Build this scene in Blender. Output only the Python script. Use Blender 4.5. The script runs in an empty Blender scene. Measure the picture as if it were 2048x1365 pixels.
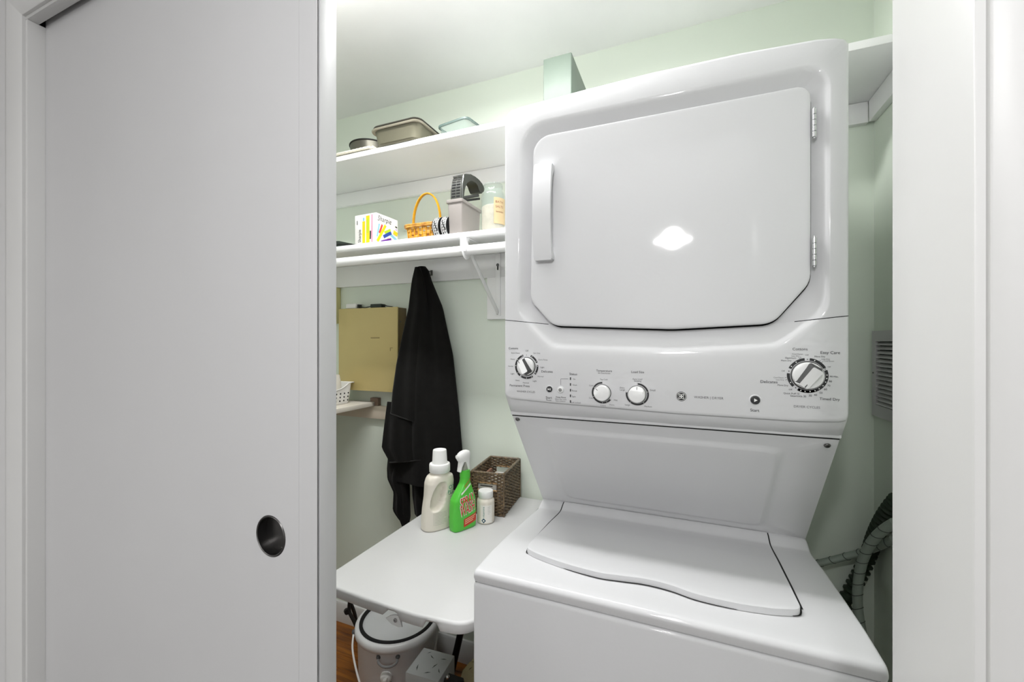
import bpy, bmesh, math, random
from mathutils import Vector, Matrix, Euler
random.seed(7)
SC = bpy.context.scene
COL = SC.collection
E = 1.352                      # eye height; builders below measure z from the eye, obj() lifts everything by E
PI = math.pi
R = math.radians

# ------------------------------------------------------------------ camera
F_PX, YAW = 835.0, R(22.56)
cam = bpy.data.objects.new('camera', bpy.data.cameras.new('camera'))
cam.data.sensor_width = 36.0
cam.data.lens = F_PX * 36.0 / 2048.0
cam.data.clip_start = 0.02
cam.location = (0, 0, E)
cam.rotation_euler = (R(90), 0, YAW)
COL.objects.link(cam)
SC.camera = cam

# ------------------------------------------------------------------ light and exposure
SC.view_settings.view_transform = 'Standard'
SC.view_settings.look = 'None'
SC.view_settings.gamma = 1.0
SC.view_settings.use_curve_mapping = False
SC.view_settings.exposure = 0.12
SC.cycles.use_denoising = True
SC.cycles.max_bounces = 10
SC.cycles.diffuse_bounces = 7
SC.cycles.sample_clamp_indirect = 6.0
world = bpy.data.worlds.new('world')
world.use_nodes = True
world.node_tree.nodes['Background'].inputs[0].default_value = (0.95, 0.97, 1.0, 1)
world.node_tree.nodes['Background'].inputs[1].default_value = 0.05
SC.world = world

def area(name, loc, size, power, aim=(0, 0, -1), color=(1, 1, 1), shape='DISK', size_y=None):
    l = bpy.data.lights.new(name, 'AREA')
    l.shape = shape
    l.size = size
    if size_y:
        l.size_y = size_y
    l.energy = power
    l.color = color
    o = bpy.data.objects.new(name, l)
    o.location = (loc[0], loc[1], loc[2] + E)
    o.rotation_euler = Vector(aim).to_track_quat('-Z', 'Y').to_euler()
    COL.objects.link(o)
    return o

HALL_LAMP = (-0.116, -2.50)
area('hall_lamp_light', (HALL_LAMP[0], HALL_LAMP[1], 0.985), 0.34, 52.0, color=(1, 0.995, 0.99))
area('hall_lamp_light', (-1.7, -1.6, 0.985), 0.34, 6.0, color=(1, 0.995, 0.99))  # added unseen lamp on the left, brightens the right jamb
area('bounce_fill', (0.1, -0.9, 0.35), 0.2, 12.0, aim=(0, -.15, 1))       # added unseen fill aimed up, taken for flash bounced off the ceiling
area('camera_flash', (-.057, -.28, .495), 0.10, 3.3, aim=(-.1, 1, -.15))    # and the one held behind the camera
area('closet_tube_light', (-.60, .905, .985), 0.95, 14.5, shape='RECTANGLE', size_y=.1)
for k in range(5):
    l = bpy.data.lights.new('closet_tube_light', 'POINT')
    l.energy = 0.42
    l.shadow_soft_size = 0.05
    l.color = (1, 0.995, 0.985)
    o = bpy.data.objects.new('closet_tube_light', l)
    o.location = (-1.00 + k * 0.20, 0.905, 0.975 + E)
    COL.objects.link(o)

# ------------------------------------------------------------------ materials
def lin(c):
    return tuple((x / 12.92 if x <= 0.04045 else ((x + 0.055) / 1.055) ** 2.4) for x in c)
def rgb(r, g, b):
    return lin((r / 255, g / 255, b / 255))

MATS = {}
def mat(name, col, rough=0.5, metal=0.0, var=0.03, vscale=8.0, bump=0.0, bscale=60.0, coat=0.0, trans=0.0,
        alpha=1.0, sheen=0.0, spec=0.5, emit=0.0, ior=1.45):
    if name in MATS:
        return MATS[name]
    m = bpy.data.materials.new(name)
    m.use_nodes = True
    nt = m.node_tree
    b = nt.nodes['Principled BSDF']
    c = rgb(*col)
    b.inputs['Roughness'].default_value = rough
    b.inputs['Metallic'].default_value = metal
    b.inputs['Specular IOR Level'].default_value = spec
    b.inputs['IOR'].default_value = ior
    b.inputs['Coat Weight'].default_value = coat
    b.inputs['Coat Roughness'].default_value = 0.05
    b.inputs['Transmission Weight'].default_value = trans
    b.inputs['Alpha'].default_value = alpha
    b.inputs['Sheen Weight'].default_value = sheen
    tc = nt.nodes.new('ShaderNodeTexCoord')
    n = nt.nodes.new('ShaderNodeTexNoise')
    n.inputs['Scale'].default_value = vscale
    n.inputs['Detail'].default_value = 4
    nt.links.new(tc.outputs['Object'], n.inputs['Vector'])
    ramp = nt.nodes.new('ShaderNodeValToRGB')
    ramp.color_ramp.elements[0].position = 0.3
    ramp.color_ramp.elements[1].position = 0.7
    ramp.color_ramp.elements[0].color = tuple(x * (1 - var) for x in c) + (1,)
    ramp.color_ramp.elements[1].color = tuple(min(1, x * (1 + var)) for x in c) + (1,)
    nt.links.new(n.outputs['Fac'], ramp.inputs['Fac'])
    nt.links.new(ramp.outputs['Color'], b.inputs['Base Color'])
    if bump:
        n2 = nt.nodes.new('ShaderNodeTexNoise')
        n2.inputs['Scale'].default_value = bscale
        n2.inputs['Detail'].default_value = 3
        nt.links.new(tc.outputs['Object'], n2.inputs['Vector'])
        bp = nt.nodes.new('ShaderNodeBump')
        bp.inputs['Strength'].default_value = bump
        bp.inputs['Distance'].default_value = 0.002
        nt.links.new(n2.outputs['Fac'], bp.inputs['Height'])
        nt.links.new(bp.outputs['Normal'], b.inputs['Normal'])
    if emit:
        b.inputs['Emission Color'].default_value = c + (1,)
        b.inputs['Emission Strength'].default_value = emit
    MATS[name] = m
    return m

GREEN = mat('sage_wall_paint', (225, 233, 221), 0.42, var=0.012, vscale=3, bump=0.05, bscale=180)
CEIL = mat('ceiling_paint', (243, 243, 243), 0.6, var=0.01, bump=0.05, bscale=120)
WHITE = mat('white_trim_paint', (216, 216, 215), 0.38, var=0.012, vscale=5, bump=0.04, bscale=90)
SHELFW = mat('white_shelf_paint', (242, 242, 242), 0.4, var=0.012, vscale=5, bump=0.04, bscale=70)
DOORW = mat('door_paint', (204, 204, 205), 0.42, var=0.012, vscale=4, bump=0.05, bscale=110)
HALLW = mat('hall_wall_paint', (216, 216, 216), 0.6, var=0.01)
ENAMEL = mat('white_enamel', (206, 206, 208), 0.5, var=0.004, vscale=3, bump=0.08, bscale=110, coat=0.35, spec=.3)
PLASTIC = mat('white_plastic', (210, 210, 212), 0.45, var=0.004, vscale=3, coat=0.25, spec=.3)
KNOBW = mat('knob_plastic', (226, 226, 226), 0.3, var=0.004)
DARKP = mat('dark_print', (38, 38, 40), 0.5, var=0.02)
GREYP = mat('grey_print', (96, 96, 98), 0.5, var=0.02)
GAP = mat('dark_gap', (22, 22, 23), 0.8, var=0.02)
DARKGREY = mat('dark_grey_plastic', (62, 62, 62), 0.4, var=0.03)  # the plastic's own dark grey, on knob sides and bases
CHROME = mat('chrome', (200, 200, 202), 0.18, metal=1.0, var=0.03)
NICKEL = mat('brushed_nickel', (104, 103, 102), 0.3, metal=1.0, var=0.06, vscale=40)
STEEL = mat('dark_steel_tube', (34, 31, 29), 0.45, metal=0.4, var=0.05)
TABLEP = mat('table_plastic', (204, 204, 204), 0.4, var=0.008, bump=0.08, bscale=260)
WOOD = None
BLACKP = mat('black_plastic', (48, 49, 45), 0.45, var=0.06)
BLACKM = mat('black_matte', (26, 26, 26), 0.6, var=0.05)
GREYBIN = mat('grey_plastic', (150, 144, 140), 0.45, var=0.02)
CREAM = mat('cream_paint', (216, 204, 186), 0.5, var=0.02)
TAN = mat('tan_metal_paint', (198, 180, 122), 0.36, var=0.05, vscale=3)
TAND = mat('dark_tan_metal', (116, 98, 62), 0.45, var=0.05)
WHITEM = mat('white_matte', (235, 235, 233), 0.6, var=0.01)

def wood_mat(name, c1, c2, scale=(3, 40, 40)):
    m = bpy.data.materials.new(name)
    m.use_nodes = True
    nt = m.node_tree
    b = nt.nodes['Principled BSDF']
    b.inputs['Roughness'].default_value = 0.35
    tc = nt.nodes.new('ShaderNodeTexCoord')
    mp = nt.nodes.new('ShaderNodeMapping')
    mp.inputs['Scale'].default_value = scale
    n = nt.nodes.new('ShaderNodeTexNoise')
    n.inputs['Scale'].default_value = 1.6
    n.inputs['Detail'].default_value = 6
    n.inputs['Distortion'].default_value = 0.6
    rr = nt.nodes.new('ShaderNodeValToRGB')
    rr.color_ramp.elements[0].position = 0.3
    rr.color_ramp.elements[1].position = 0.72
    rr.color_ramp.elements[0].color = rgb(*c1) + (1,)
    rr.color_ramp.elements[1].color = rgb(*c2) + (1,)
    oi = nt.nodes.new('ShaderNodeObjectInfo')
    ad = nt.nodes.new('ShaderNodeVectorMath')
    ad.operation = 'ADD'
    nt.links.new(tc.outputs['Object'], ad.inputs[0])
    nt.links.new(oi.outputs['Random'], ad.inputs[1])
    nt.links.new(ad.outputs[0], mp.inputs['Vector'])
    nt.links.new(mp.outputs['Vector'], n.inputs['Vector'])
    nt.links.new(n.outputs['Fac'], rr.inputs['Fac'])
    nt.links.new(rr.outputs['Color'], b.inputs['Base Color'])
    return m
WOOD = wood_mat('honey_oak', (104, 58, 14), (164, 98, 26))
WICKER = wood_mat('dark_wicker', (44, 33, 24), (142, 120, 90), (90, 90, 30))
SPLINT = wood_mat('golden_splint', (150, 92, 30), (222, 174, 84), (40, 40, 40))
SPLINTY = mat('yellow_bamboo', (206, 150, 26), 0.4, var=0.16, vscale=40)

# ------------------------------------------------------------------ geometry helpers
def finish(bm, smooth=None, merge=True):
    if merge:
        bmesh.ops.remove_doubles(bm, verts=bm.verts, dist=1e-6)
    bmesh.ops.recalc_face_normals(bm, faces=bm.faces)
    if smooth is not None:
        for f in bm.faces:
            f.smooth = True
        for e in bm.edges:
            if len(e.link_faces) == 2:
                e.smooth = e.calc_face_angle(0) < smooth
    return bm

def obj(name, bm, m, parent=None, smooth=R(40), raw=False, kind=None, label=None, merge=True):
    """bm in world x, y and eye-relative z (raw=True: in the parent's own frame)."""
    finish(bm, smooth, merge)
    me = bpy.data.meshes.new(name)
    if not raw:
        bmesh.ops.translate(bm, verts=bm.verts, vec=(0, 0, E))
    o = bpy.data.objects.new(name, me)
    if parent is not None:
        o.parent = parent
        if not raw:
            off = Vector((0, 0, 0))
            p = parent
            while p is not None:
                off += p.location
                p = p.parent
            bmesh.ops.translate(bm, verts=bm.verts, vec=-off)
    elif not raw and len(bm.verts):
        xs = [v.co.x for v in bm.verts]; ys = [v.co.y for v in bm.verts]; zs = [v.co.z for v in bm.verts]
        c = Vector(((min(xs) + max(xs)) / 2, (min(ys) + max(ys)) / 2, min(zs)))
        bmesh.ops.translate(bm, verts=bm.verts, vec=-c)
        o.location = c
    bm.to_mesh(me)
    bm.free()
    me.materials.append(m)
    COL.objects.link(o)
    if kind:
        o['kind'] = kind
    if label:
        o['label'] = label
    return o

def tag(o, label, cat, group=None):
    o['label'] = label
    o['category'] = cat
    if group:
        o['group'] = group
    return o

def thing(name, label, cat, loc, rotz=0.0, group=None):
    o = bpy.data.objects.new(name, None)
    o.empty_display_size = 0.05
    o.location = (loc[0], loc[1], loc[2] + E)
    o.rotation_euler = (0, 0, rotz)
    COL.objects.link(o)
    return tag(o, label, cat, group)

def struct(name, bm, m, parent=None, **k):
    o = obj(name, bm, m, parent, **k)
    if parent is None:
        o['kind'] = 'structure'
    return o

def B():
    return bmesh.new()

def box(bm, x0, x1, y0, y1, z0, z1, bev=0.0, seg=2, M=None):
    r = bmesh.ops.create_cube(bm, size=1.0)
    vs = r['verts']
    for v in vs:
        v.co = Vector((x0 + (v.co.x + .5) * (x1 - x0), y0 + (v.co.y + .5) * (y1 - y0), z0 + (v.co.z + .5) * (z1 - z0)))
    if M is not None:
        bmesh.ops.transform(bm, matrix=M, verts=vs)
    if bev:
        es = list({e for v in vs for e in v.link_edges})
        bmesh.ops.bevel(bm, geom=es, offset=bev, segments=seg, affect='EDGES', profile=0.5)
    return bm

def bx(*a, **k):
    return box(B(), *a, **k)

def ring_loft(bm, rings, cap0=True, cap1=True, closed=True):
    """rings: list of lists of points (equal count); quads between."""
    vr = [[bm.verts.new(p) for p in r] for r in rings]
    n = len(vr[0])
    for a, b in zip(vr, vr[1:]):
        for i in range(n if closed else n - 1):
            j = (i + 1) % n
            try:
                bm.faces.new((a[i], a[j], b[j], b[i]))
            except ValueError:
                pass
    if closed and cap0:
        bm.faces.new(list(reversed(vr[0])))
    if closed and cap1:
        bm.faces.new(vr[-1])
    return vr

def lathe(bm, prof, c=(0, 0, 0), n=40, cap0=True, cap1=True, axis='Z'):
    rings = []
    for r, h in prof:
        ring = []
        for i in range(n):
            a = 2 * PI * i / n
            p = (r * math.cos(a), r * math.sin(a), h)
            if axis == 'X':
                p = (p[2], p[0], p[1])
            elif axis == 'Y':       # height runs towards -Y
                p = (p[0], -p[2], p[1])
            ring.append((c[0] + p[0], c[1] + p[1], c[2] + p[2]))
        rings.append(ring)
    ring_loft(bm, rings, cap0, cap1)
    return bm

def tube(bm, pts, r, n=10, cap=True, closed=False, flat=None):
    pts = [Vector(p) for p in pts]
    m = len(pts)
    rs = r if isinstance(r, (list, tuple)) else [r] * m
    tans = []
    for i in range(m):
        if closed:
            t = pts[(i + 1) % m] - pts[i - 1]
        else:
            t = pts[min(i + 1, m - 1)] - pts[max(i - 1, 0)]
        tans.append(t.normalized())
    up = Vector((0, 0, 1)) if abs(tans[0].z) < 0.9 else Vector((0, 1, 0))
    rings = []
    nv = (up - tans[0] * up.dot(tans[0])).normalized()
    for i in range(m):
        t = tans[i]
        nv = (nv - t * nv.dot(t)).normalized()
        bv = t.cross(nv)
        ring = []
        for k in range(n):
            a = 2 * PI * k / n + PI / n
            ru, rv = (rs[i], rs[i]) if flat is None else (rs[i], rs[i] * flat)
            ring.append(pts[i] + nv * (math.cos(a) * ru) + bv * (math.sin(a) * rv))
        rings.append(ring)
    if closed:
        rings.append(rings[0])
        ring_loft(bm, rings, False, False)
    else:
        ring_loft(bm, rings, cap, cap)
    return bm

def smooth_path(pts, sub=6):
    P = [Vector(p) for p in pts]
    out = []
    for i in range(len(P) - 1):
        p0 = P[max(i - 1, 0)]; p1 = P[i]; p2 = P[i + 1]; p3 = P[min(i + 2, len(P) - 1)]
        for k in range(sub):
            t = k / sub
            out.append(0.5 * ((2 * p1) + (-p0 + p2) * t + (2 * p0 - 5 * p1 + 4 * p2 - p3) * t * t + (-p0 + 3 * p1 - 3 * p2 + p3) * t ** 3))
    out.append(P[-1])
    return out

def prism(bm, poly, axis, a0, a1, bev=0.0):
    """poly: 2-D outline; axis 'X': (y,z) outline between x=a0..a1; 'Y': (x,z); 'Z': (x,y)."""
    def P(p, a):
        return {'X': (a, p[0], p[1]), 'Y': (p[0], a, p[1]), 'Z': (p[0], p[1], a)}[axis]
    v0 = [bm.verts.new(P(p, a0)) for p in poly]
    v1 = [bm.verts.new(P(p, a1)) for p in poly]
    n = len(poly)
    fs = [bm.faces.new(list(reversed(v0))), bm.faces.new(v1)]
    for i in range(n):
        j = (i + 1) % n
        fs.append(bm.faces.new((v0[i], v0[j], v1[j], v1[i])))
    if bev:
        es = [e for e in bm.edges if e.verts[0] in v0 and e.verts[1] in v0 or e.verts[0] in v1 and e.verts[1] in v1]
        bmesh.ops.bevel(bm, geom=es, offset=bev, segments=2, affect='EDGES')
    return bm

def round_poly(pts, rad, seg=8):
    """corner-rounded closed polygon; rad a number or one per corner."""
    n = len(pts)
    out = []
    for i in range(n):
        p = Vector(pts[i]); a = Vector(pts[i - 1]); b = Vector(pts[(i + 1) % n])
        r = rad[i] if isinstance(rad, (list, tuple)) else rad
        if r <= 0:
            out.append(tuple(p)); continue
        d1 = (a - p).normalized(); d2 = (b - p).normalized()
        ang = d1.angle(d2)
        L = min(r / math.tan(ang / 2), (a - p).length * .49, (b - p).length * .49)
        rr = L * math.tan(ang / 2)
        c = p + (d1 + d2).normalized() * (rr / math.sin(ang / 2))
        s = p + d1 * L; e = p + d2 * L
        a0 = math.atan2(s.y - c.y, s.x - c.x); a1 = math.atan2(e.y - c.y, e.x - c.x)
        da = (a1 - a0 + PI) % (2 * PI) - PI
        for k in range(seg + 1):
            t = a0 + da * k / seg
            out.append((c.x + rr * math.cos(t), c.y + rr * math.sin(t)))
    return out

def resample(poly, n):
    P = [Vector(p) for p in poly]
    P.append(P[0])
    L = [0]
    for a, b in zip(P, P[1:]):
        L.append(L[-1] + (b - a).length)
    out = []
    k = 0
    for i in range(n):
        s = L[-1] * i / n
        while L[k + 1] < s:
            k += 1
        t = (s - L[k]) / max(L[k + 1] - L[k], 1e-9)
        out.append(P[k].lerp(P[k + 1], t))
    return out

def offset_poly(P, d):
    n = len(P)
    out = []
    for i in range(n):
        t = (P[(i + 1) % n] - P[i - 1]).normalized()
        out.append(P[i] + Vector((t.y, -t.x)) * d)
    return out

def fill_holes(bm, outer, holes, to3):
    es = []
    for loop in [outer] + holes:
        vs = [bm.verts.new(to3(p)) for p in loop]
        es += [bm.edges.new((vs[i], vs[(i + 1) % len(vs)])) for i in range(len(vs))]
    bmesh.ops.triangle_fill(bm, edges=es, use_beauty=True)
    return bm

_fonts = {}
def text_mesh(txt, grow=0.0):
    cu = bpy.data.curves.new('txt', 'FONT')
    cu.body = txt
    cu.size = 1.0
    cu.offset = grow
    cu.resolution_u = 3
    o = bpy.data.objects.new('txt', cu)
    COL.objects.link(o)
    dg = bpy.context.evaluated_depsgraph_get()
    me = bpy.data.meshes.new_from_object(o.evaluated_get(dg))
    bpy.data.objects.remove(o)
    bpy.data.curves.remove(cu)
    bm = bmesh.new()
    bm.from_mesh(me)
    bpy.data.meshes.remove(me)
    return bm

def text_bm(bm, txt, x0, x1, zc, y, hmax=None, bold=0.0, M=None):
    """lettering on a plane facing -Y: from x0 to x1, centred at height zc."""
    t = text_mesh(txt)
    xs = [v.co.x for v in t.verts]; ys = [v.co.y for v in t.verts]
    a, b = min(xs), max(xs)
    s = (x1 - x0) / (b - a)
    sz = s if hmax is None else min(s, hmax)
    c = 0.34
    me = bpy.data.meshes.new('t')
    for v in t.verts:
        v.co = Vector((x0 + (v.co.x - a) * s, y, zc + (v.co.y - c) * sz))
    if M is not None:
        bmesh.ops.transform(t, matrix=M, verts=t.verts)
    t.to_mesh(me)
    t.free()
    bm.from_mesh(me)
    bpy.data.meshes.remove(me)
    return bm

def disc(bm, x, z, y, r, n=20):
    vs = [bm.verts.new((x + r * math.cos(2 * PI * i / n), y, z + r * math.sin(2 * PI * i / n))) for i in range(n)]
    bm.faces.new(vs)

def arc(bm, x, z, y, r0, r1, a0, a1, n=24):
    """angles clockwise from up, degrees."""
    n = max(4, int(abs(a1 - a0) / 6))
    prev = None
    for i in range(n + 1):
        a = R(a0 + (a1 - a0) * i / n)
        p = (bm.verts.new((x + r0 * math.sin(a), y, z + r0 * math.cos(a))), bm.verts.new((x + r1 * math.sin(a), y, z + r1 * math.cos(a))))
        if prev:
            bm.faces.new((prev[0], prev[1], p[1], p[0]))
        prev = p

def ray(u, v):
    t = (u - 1024) / F_PX
    s, c = math.sin(YAW), math.cos(YAW)
    return Vector((-s + c * t, c + s * t, -(v - 682.5) / F_PX))
def on_y(u, v, y):
    d = ray(u, v)
    return d * (y / d.y)

# ================================================================== SETTING
YB, XR, XLW = 1.55, 0.5146, -1.75        # closet back wall, right wall, left wall
ZC, ZF = 1.0755, -1.352
JX0, JX1 = -1.219, 0.1894                # jamb faces of the opening
JY0, JY1 = 0.40, 0.5276
ZH = 0.6466                              # header soffit
struct('wall_back', bx(XLW - .1, XR + .1, YB, YB + .1, ZF, ZC), GREEN)
struct('wall_right', bx(XR, XR + .1, JY1, YB, ZF, ZC), GREEN)
struct('wall_left', bx(XLW - .1, XLW, JY1, YB, ZF, ZC), GREEN)
struct('ceiling', bx(-2.6, 2.6, -3.4, YB + .1, ZC, ZC + .08), CEIL)
# front wall with the closet opening, seen from the hall
b = B()
box(b, -2.6, JX0 - .018, JY0, JY1, ZF, ZC)
box(b, JX1 + .018, 2.6, JY0, JY1, ZF, ZC)
box(b, JX0 - .018, JX1 + .018, JY0, JY1, ZH + .07, ZC)
struct('wall_front', b, HALLW)
struct('wall_hall_left', bx(-2.7, -2.6, -3.4, JY1, ZF, ZC), HALLW)
struct('wall_hall_right', bx(2.6, 2.7, -3.4, JY1, ZF, ZC), HALLW)
struct('wall_hall_back', bx(-2.7, 2.7, -3.5, -3.4, ZF, ZC), HALLW)
# floors
floor = struct('floor', bx(-2.7, 2.7, .585, YB + .1, ZF - .06, ZF - .0125), WOOD)
struct('floor_hall', bx(-2.7, 2.7, -3.5, .585, ZF - .06, ZF), mat('hall_floor_grey', (104, 100, 96), .5))  # unseen floor, grey chosen to keep its bounce neutral and weak
pl_me = {}
row_w = 0.0572
y = YB - 0.001
row = 0
while y > 0.60:
    y0 = max(y - row_w, 0.585)
    x = XLW + 0.001
    off = (row * 0.37) % 0.62 + 0.18
    while x < XR - 0.03:
        x1 = min(x + (off if x < XLW + .01 else 0.62), XR - .001)
        key = (round(x1 - x, 4), round(y - y0, 4))
        if key not in pl_me:
            q = B()
            box(q, 0.0004, key[0] - .0004, 0.0004, key[1] - .0004, 0, 0.0125, 0.0008, 1)
            finish(q)
            me = bpy.data.meshes.new('floor_plank')
            q.to_mesh(me); q.free()
            me.materials.append(WOOD)
            pl_me[key] = me
        o = bpy.data.objects.new('floor_plank', pl_me[key])
        o.parent = floor
        o.location = Vector((x, y0, ZF - .0125 + E)) - floor.location
        COL.objects.link(o)
        x = x1
    y = y0
    row += 1
# baseboards
struct('baseboard_back', prism(B(), [(YB, ZF), (YB - .013, ZF), (YB - .013, ZF + .082), (YB - .007, ZF + .092), (YB, ZF + .094)], 'X', XLW, XR), WHITE)
struct('baseboard_left', prism(B(), [(XLW, ZF), (XLW + .013, ZF), (XLW + .013, ZF + .082), (XLW + .007, ZF + .092), (XLW, ZF + .094)], 'Y', JY1, YB - .013), WHITE)
struct('baseboard_right', prism(B(), [(XR, ZF), (XR - .013, ZF), (XR - .013, ZF + .082), (XR - .007, ZF + .092), (XR, ZF + .094)], 'Y', JY1, YB - .013), WHITE)

# jambs and casings
struct('trim_1', bx(JX0 - .018, JX0, JY0, JY1, ZF, ZH, .0012), WHITE)
struct('trim_2', bx(JX1, JX1 + .018, JY0, JY1, ZF, ZH, .0012), WHITE)
b = B()
box(b, JX0 - .018, JX1 + .018, JY0, .4175, ZH, ZH + .075, .0012)
box(b, JX0 - .018, JX1 + .018, .4685, JY1, ZH, ZH + .075, .0012)
struct('trim_3', b, WHITE)
struct('trim_4', bx(JX0, JX1, .4175, .4685, ZH + .06, ZH + .074), GAP)
def casing(side):
    # flat-edged moulding: 6 mm at the opening, swelling to 15 mm
    pr = [(0, 0), (0, -.0048), (.0012, -.006), (.010, -.0085), (.022, -.0125), (.034, -.0148), (.041, -.015), (.0435, -.0135), (.0445, 0)]
    rev = .0062
    b = B()
    if side == 'head':
        ring_loft(b, [[(JX0 - rev - p[0], JY0 + p[1], ZH + rev + p[0]) for p in pr], [(JX1 + rev + p[0], JY0 + p[1], ZH + rev + p[0]) for p in pr]])
    else:
        s = -1 if side == 'left' else 1
        x = (JX0 - rev) if side == 'left' else (JX1 + rev)
        ring_loft(b, [[(x + s * p[0], JY0 + p[1], ZF) for p in pr], [(x + s * p[0], JY0 + p[1], ZH + rev + p[0]) for p in pr]])
    return b
struct('trim_5', casing('left'), WHITE, smooth=R(35))
struct('trim_6', casing('right'), WHITE, smooth=R(35))
struct('trim_7', casing('head'), WHITE, smooth=R(35))

# sliding door (hollow core slab, two-piece face)
DY0, DY1, DX1 = .4262, .4609, -.4667
DX0 = JX0 + .001
dr = thing('door_1', 'grey white flush sliding closet door with a round metal finger pull', 'door', ((DX0 + DX1) / 2, (DY0 + DY1) / 2, ZF + .01))
dr['kind'] = 'structure'
pc = on_y(541.5, 1073, DY0)
hole = [(pc.x + .0285 * math.cos(2 * PI * i / 40), pc.z + .0285 * math.sin(2 * PI * i / 40)) for i in range(40)]
b = B()
SX = -.5005
fill_holes(b, [(DX0, ZF + .01), (SX - .0003, ZF + .01), (SX - .0003, ZH + .05), (DX0, ZH + .05)], [hole], lambda p: (p[0], DY0, p[1]))
fill_holes(b, [(DX0, ZF + .01), (SX - .0003, ZF + .01), (SX - .0003, ZH + .05), (DX0, ZH + .05)], [], lambda p: (p[0], DY1, p[1]))
for (xa, za), (xb, zb) in (((DX0, ZF + .01), (SX - .0003, ZF + .01)), ((SX - .0003, ZF + .01), (SX - .0003, ZH + .05)), ((SX - .0003, ZH + .05), (DX0, ZH + .05)), ((DX0, ZH + .05), (DX0, ZF + .01))):
    vs = [b.verts.new(p) for p in ((xa, DY0, za), (xb, DY0, zb), (xb, DY1, zb), (xa, DY1, za))]
    b.faces.new(vs)
obj('door_panel', b, DOORW, dr)
b = B()
box(b, SX, DX1, DY0, DY0 + .0007, ZF + .01, ZH + .05)
box(b, SX, DX1 - .010, DY0 + .0007, DY0 + .0045, ZF + .01, ZH + .05)
obj('stile', b, DOORW, dr)
obj('shadow_gap', bx(DX1 - .010, DX1 - .0075, DY0 + .0008, DY0 + .0048, ZF + .01, ZH + .05), GAP, dr)
obj('edge_strip', bx(SX, DX1, DY0 + .0048, DY1, ZF + .01, ZH + .05, .0008, 2), DOORW, dr)
b = B()
lathe(b, [(.0262, -.013), (.0266, -.002), (.0272, .0006), (.0285, .0014), (.0298, .0008), (.0302, 0), (.0285, -.0004)], (pc.x, DY0, pc.z), 48, True, False, 'Y')
cup = obj('finger_pull', b, NICKEL, dr, label='round brushed metal finger pull')
b = B()
lathe(b, [(.0012, 0), (.0012, .0012), (.0006, .0016)], (pc.x + .007, DY0 + .0128, pc.z - .021), 10, True, True, 'Y')
obj('nail', b, NICKEL, cup)

# ceiling lamps (out of frame)
def dome(name, x, y, r, label):
    t = thing(name, label, 'lamp', (x, y, ZC - .10))
    b = B(); lathe(b, [(r * .96, ZC - .022), (r, ZC - .02), (r, ZC), (r * .9, ZC)], (x, y, 0), 36)
    obj('lamp_base', b, WHITE, t)
    b = B(); lathe(b, [(r * .35, ZC - .083), (r * .6, ZC - .075), (r * .82, ZC - .055), (r * .94, ZC - .024)], (x, y, 0), 36)
    obj('lamp_shade', b, mat('lamp_glass', (255, 250, 240), .3, emit=3.0), t)
dome('ceiling_lamp', HALL_LAMP[0], HALL_LAMP[1], .19, 'round white flush dome lamp on the hall ceiling, straight behind the camera')
dome('ceiling_lamp', -1.7, -1.6, .19, 'added white dome lamp on the hall ceiling, unseen, brightening the right jamb')
t = thing('batten_lamp', 'white tube lamp on the closet ceiling just inside the sliding door', 'lamp', (-.60, .905, ZC - .075))
obj('lamp_base', bx(-1.12, -.08, .875, .935, ZC - .022, ZC - .0005, .003), WHITE, t)
b = B(); tube(b, [(-1.09, .905, ZC - .045), (-.11, .905, ZC - .045)], .016, 16)
obj('lamp_tube', b, mat('tube_glass', (255, 252, 246), .3, emit=3.0), t)
for x in (-1.102, -.098):
    obj('tube_holder', bx(x - .012, x + .012, .890, .920, ZC - .065, ZC - .021, .003), WHITE, t)

# ================================================================== STACKED LAUNDRY CENTRE
LX0, LX1 = -.4094, .2755
lc = thing('laundry_center', 'tall white stacked washer and dryer with a control panel across its middle', 'washer dryer', ((LX0 + LX1) / 2, 1.14, ZF))

def radial(poly, c, ang):
    d = Vector((math.cos(ang), math.sin(ang)))
    best = None
    n = len(poly)
    for i in range(n):
        a = Vector(poly[i]) - c; b_ = Vector(poly[(i + 1) % n]) - c
        e = b_ - a
        den = d.x * e.y - d.y * e.x
        if abs(den) < 1e-12:
            continue
        t = (a.x * e.y - a.y * e.x) / den
        s = (a.x * d.y - a.y * d.x) / den
        if t > 0 and -1e-9 <= s <= 1 + 1e-9 and (best is None or t > best):
            best = t
    return c + d * best

CC = Vector((-.06, .25))
DOOR = round_poly([(-.338, .489), (.221, .4855), (.2205, .110), (.158, .0305), (-.025, .0215), (-.288, .0325), (-.346, .095)],
                  [.045, .028, .05, .045, .35, .045, .045], 10)
BEZ = round_poly([(-.366, .517), (.2455, .514), (.243, .055), (.163, -.012), (-.025, -.024), (-.29, -.018), (-.371, .068)],
                 [.065, .045, .05, .035, .35, .035, .05], 10)
OUT = [(-.4094, .540), (-.405, .553), (-.394, .5615), (-.37, .566), (-.215, .5715), (-.067, .5745), (.1, .572), (.225, .5645), (.255, .559), (.269, .553), (.2755, .543),
       (.2755, -.136), (.2725, -.146), (.262, -.150), (.2, -.1535), (-.025, -.153), (-.29, -.146), (-.395, -.1415), (-.406, -.138), (-.4094, -.130)]
angs = [2 * PI * i / 220 for i in range(220)]
for p in OUT:
    q = Vector(p) - CC
    angs.append(math.atan2(q.y, q.x) % (2 * PI))
angs = sorted(angs)
angs = [a for i, a in enumerate(angs) if i == 0 or a - angs[i - 1] > 1e-4]
rD = [radial(DOOR, CC, a) for a in angs]
rB = [radial(BEZ, CC, a) for a in angs]
rO = [radial(OUT, CC, a) for a in angs]
FY = .934
def ring(pts, yy):
    return [(p.x, yy, p.y) for p in pts]
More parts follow.
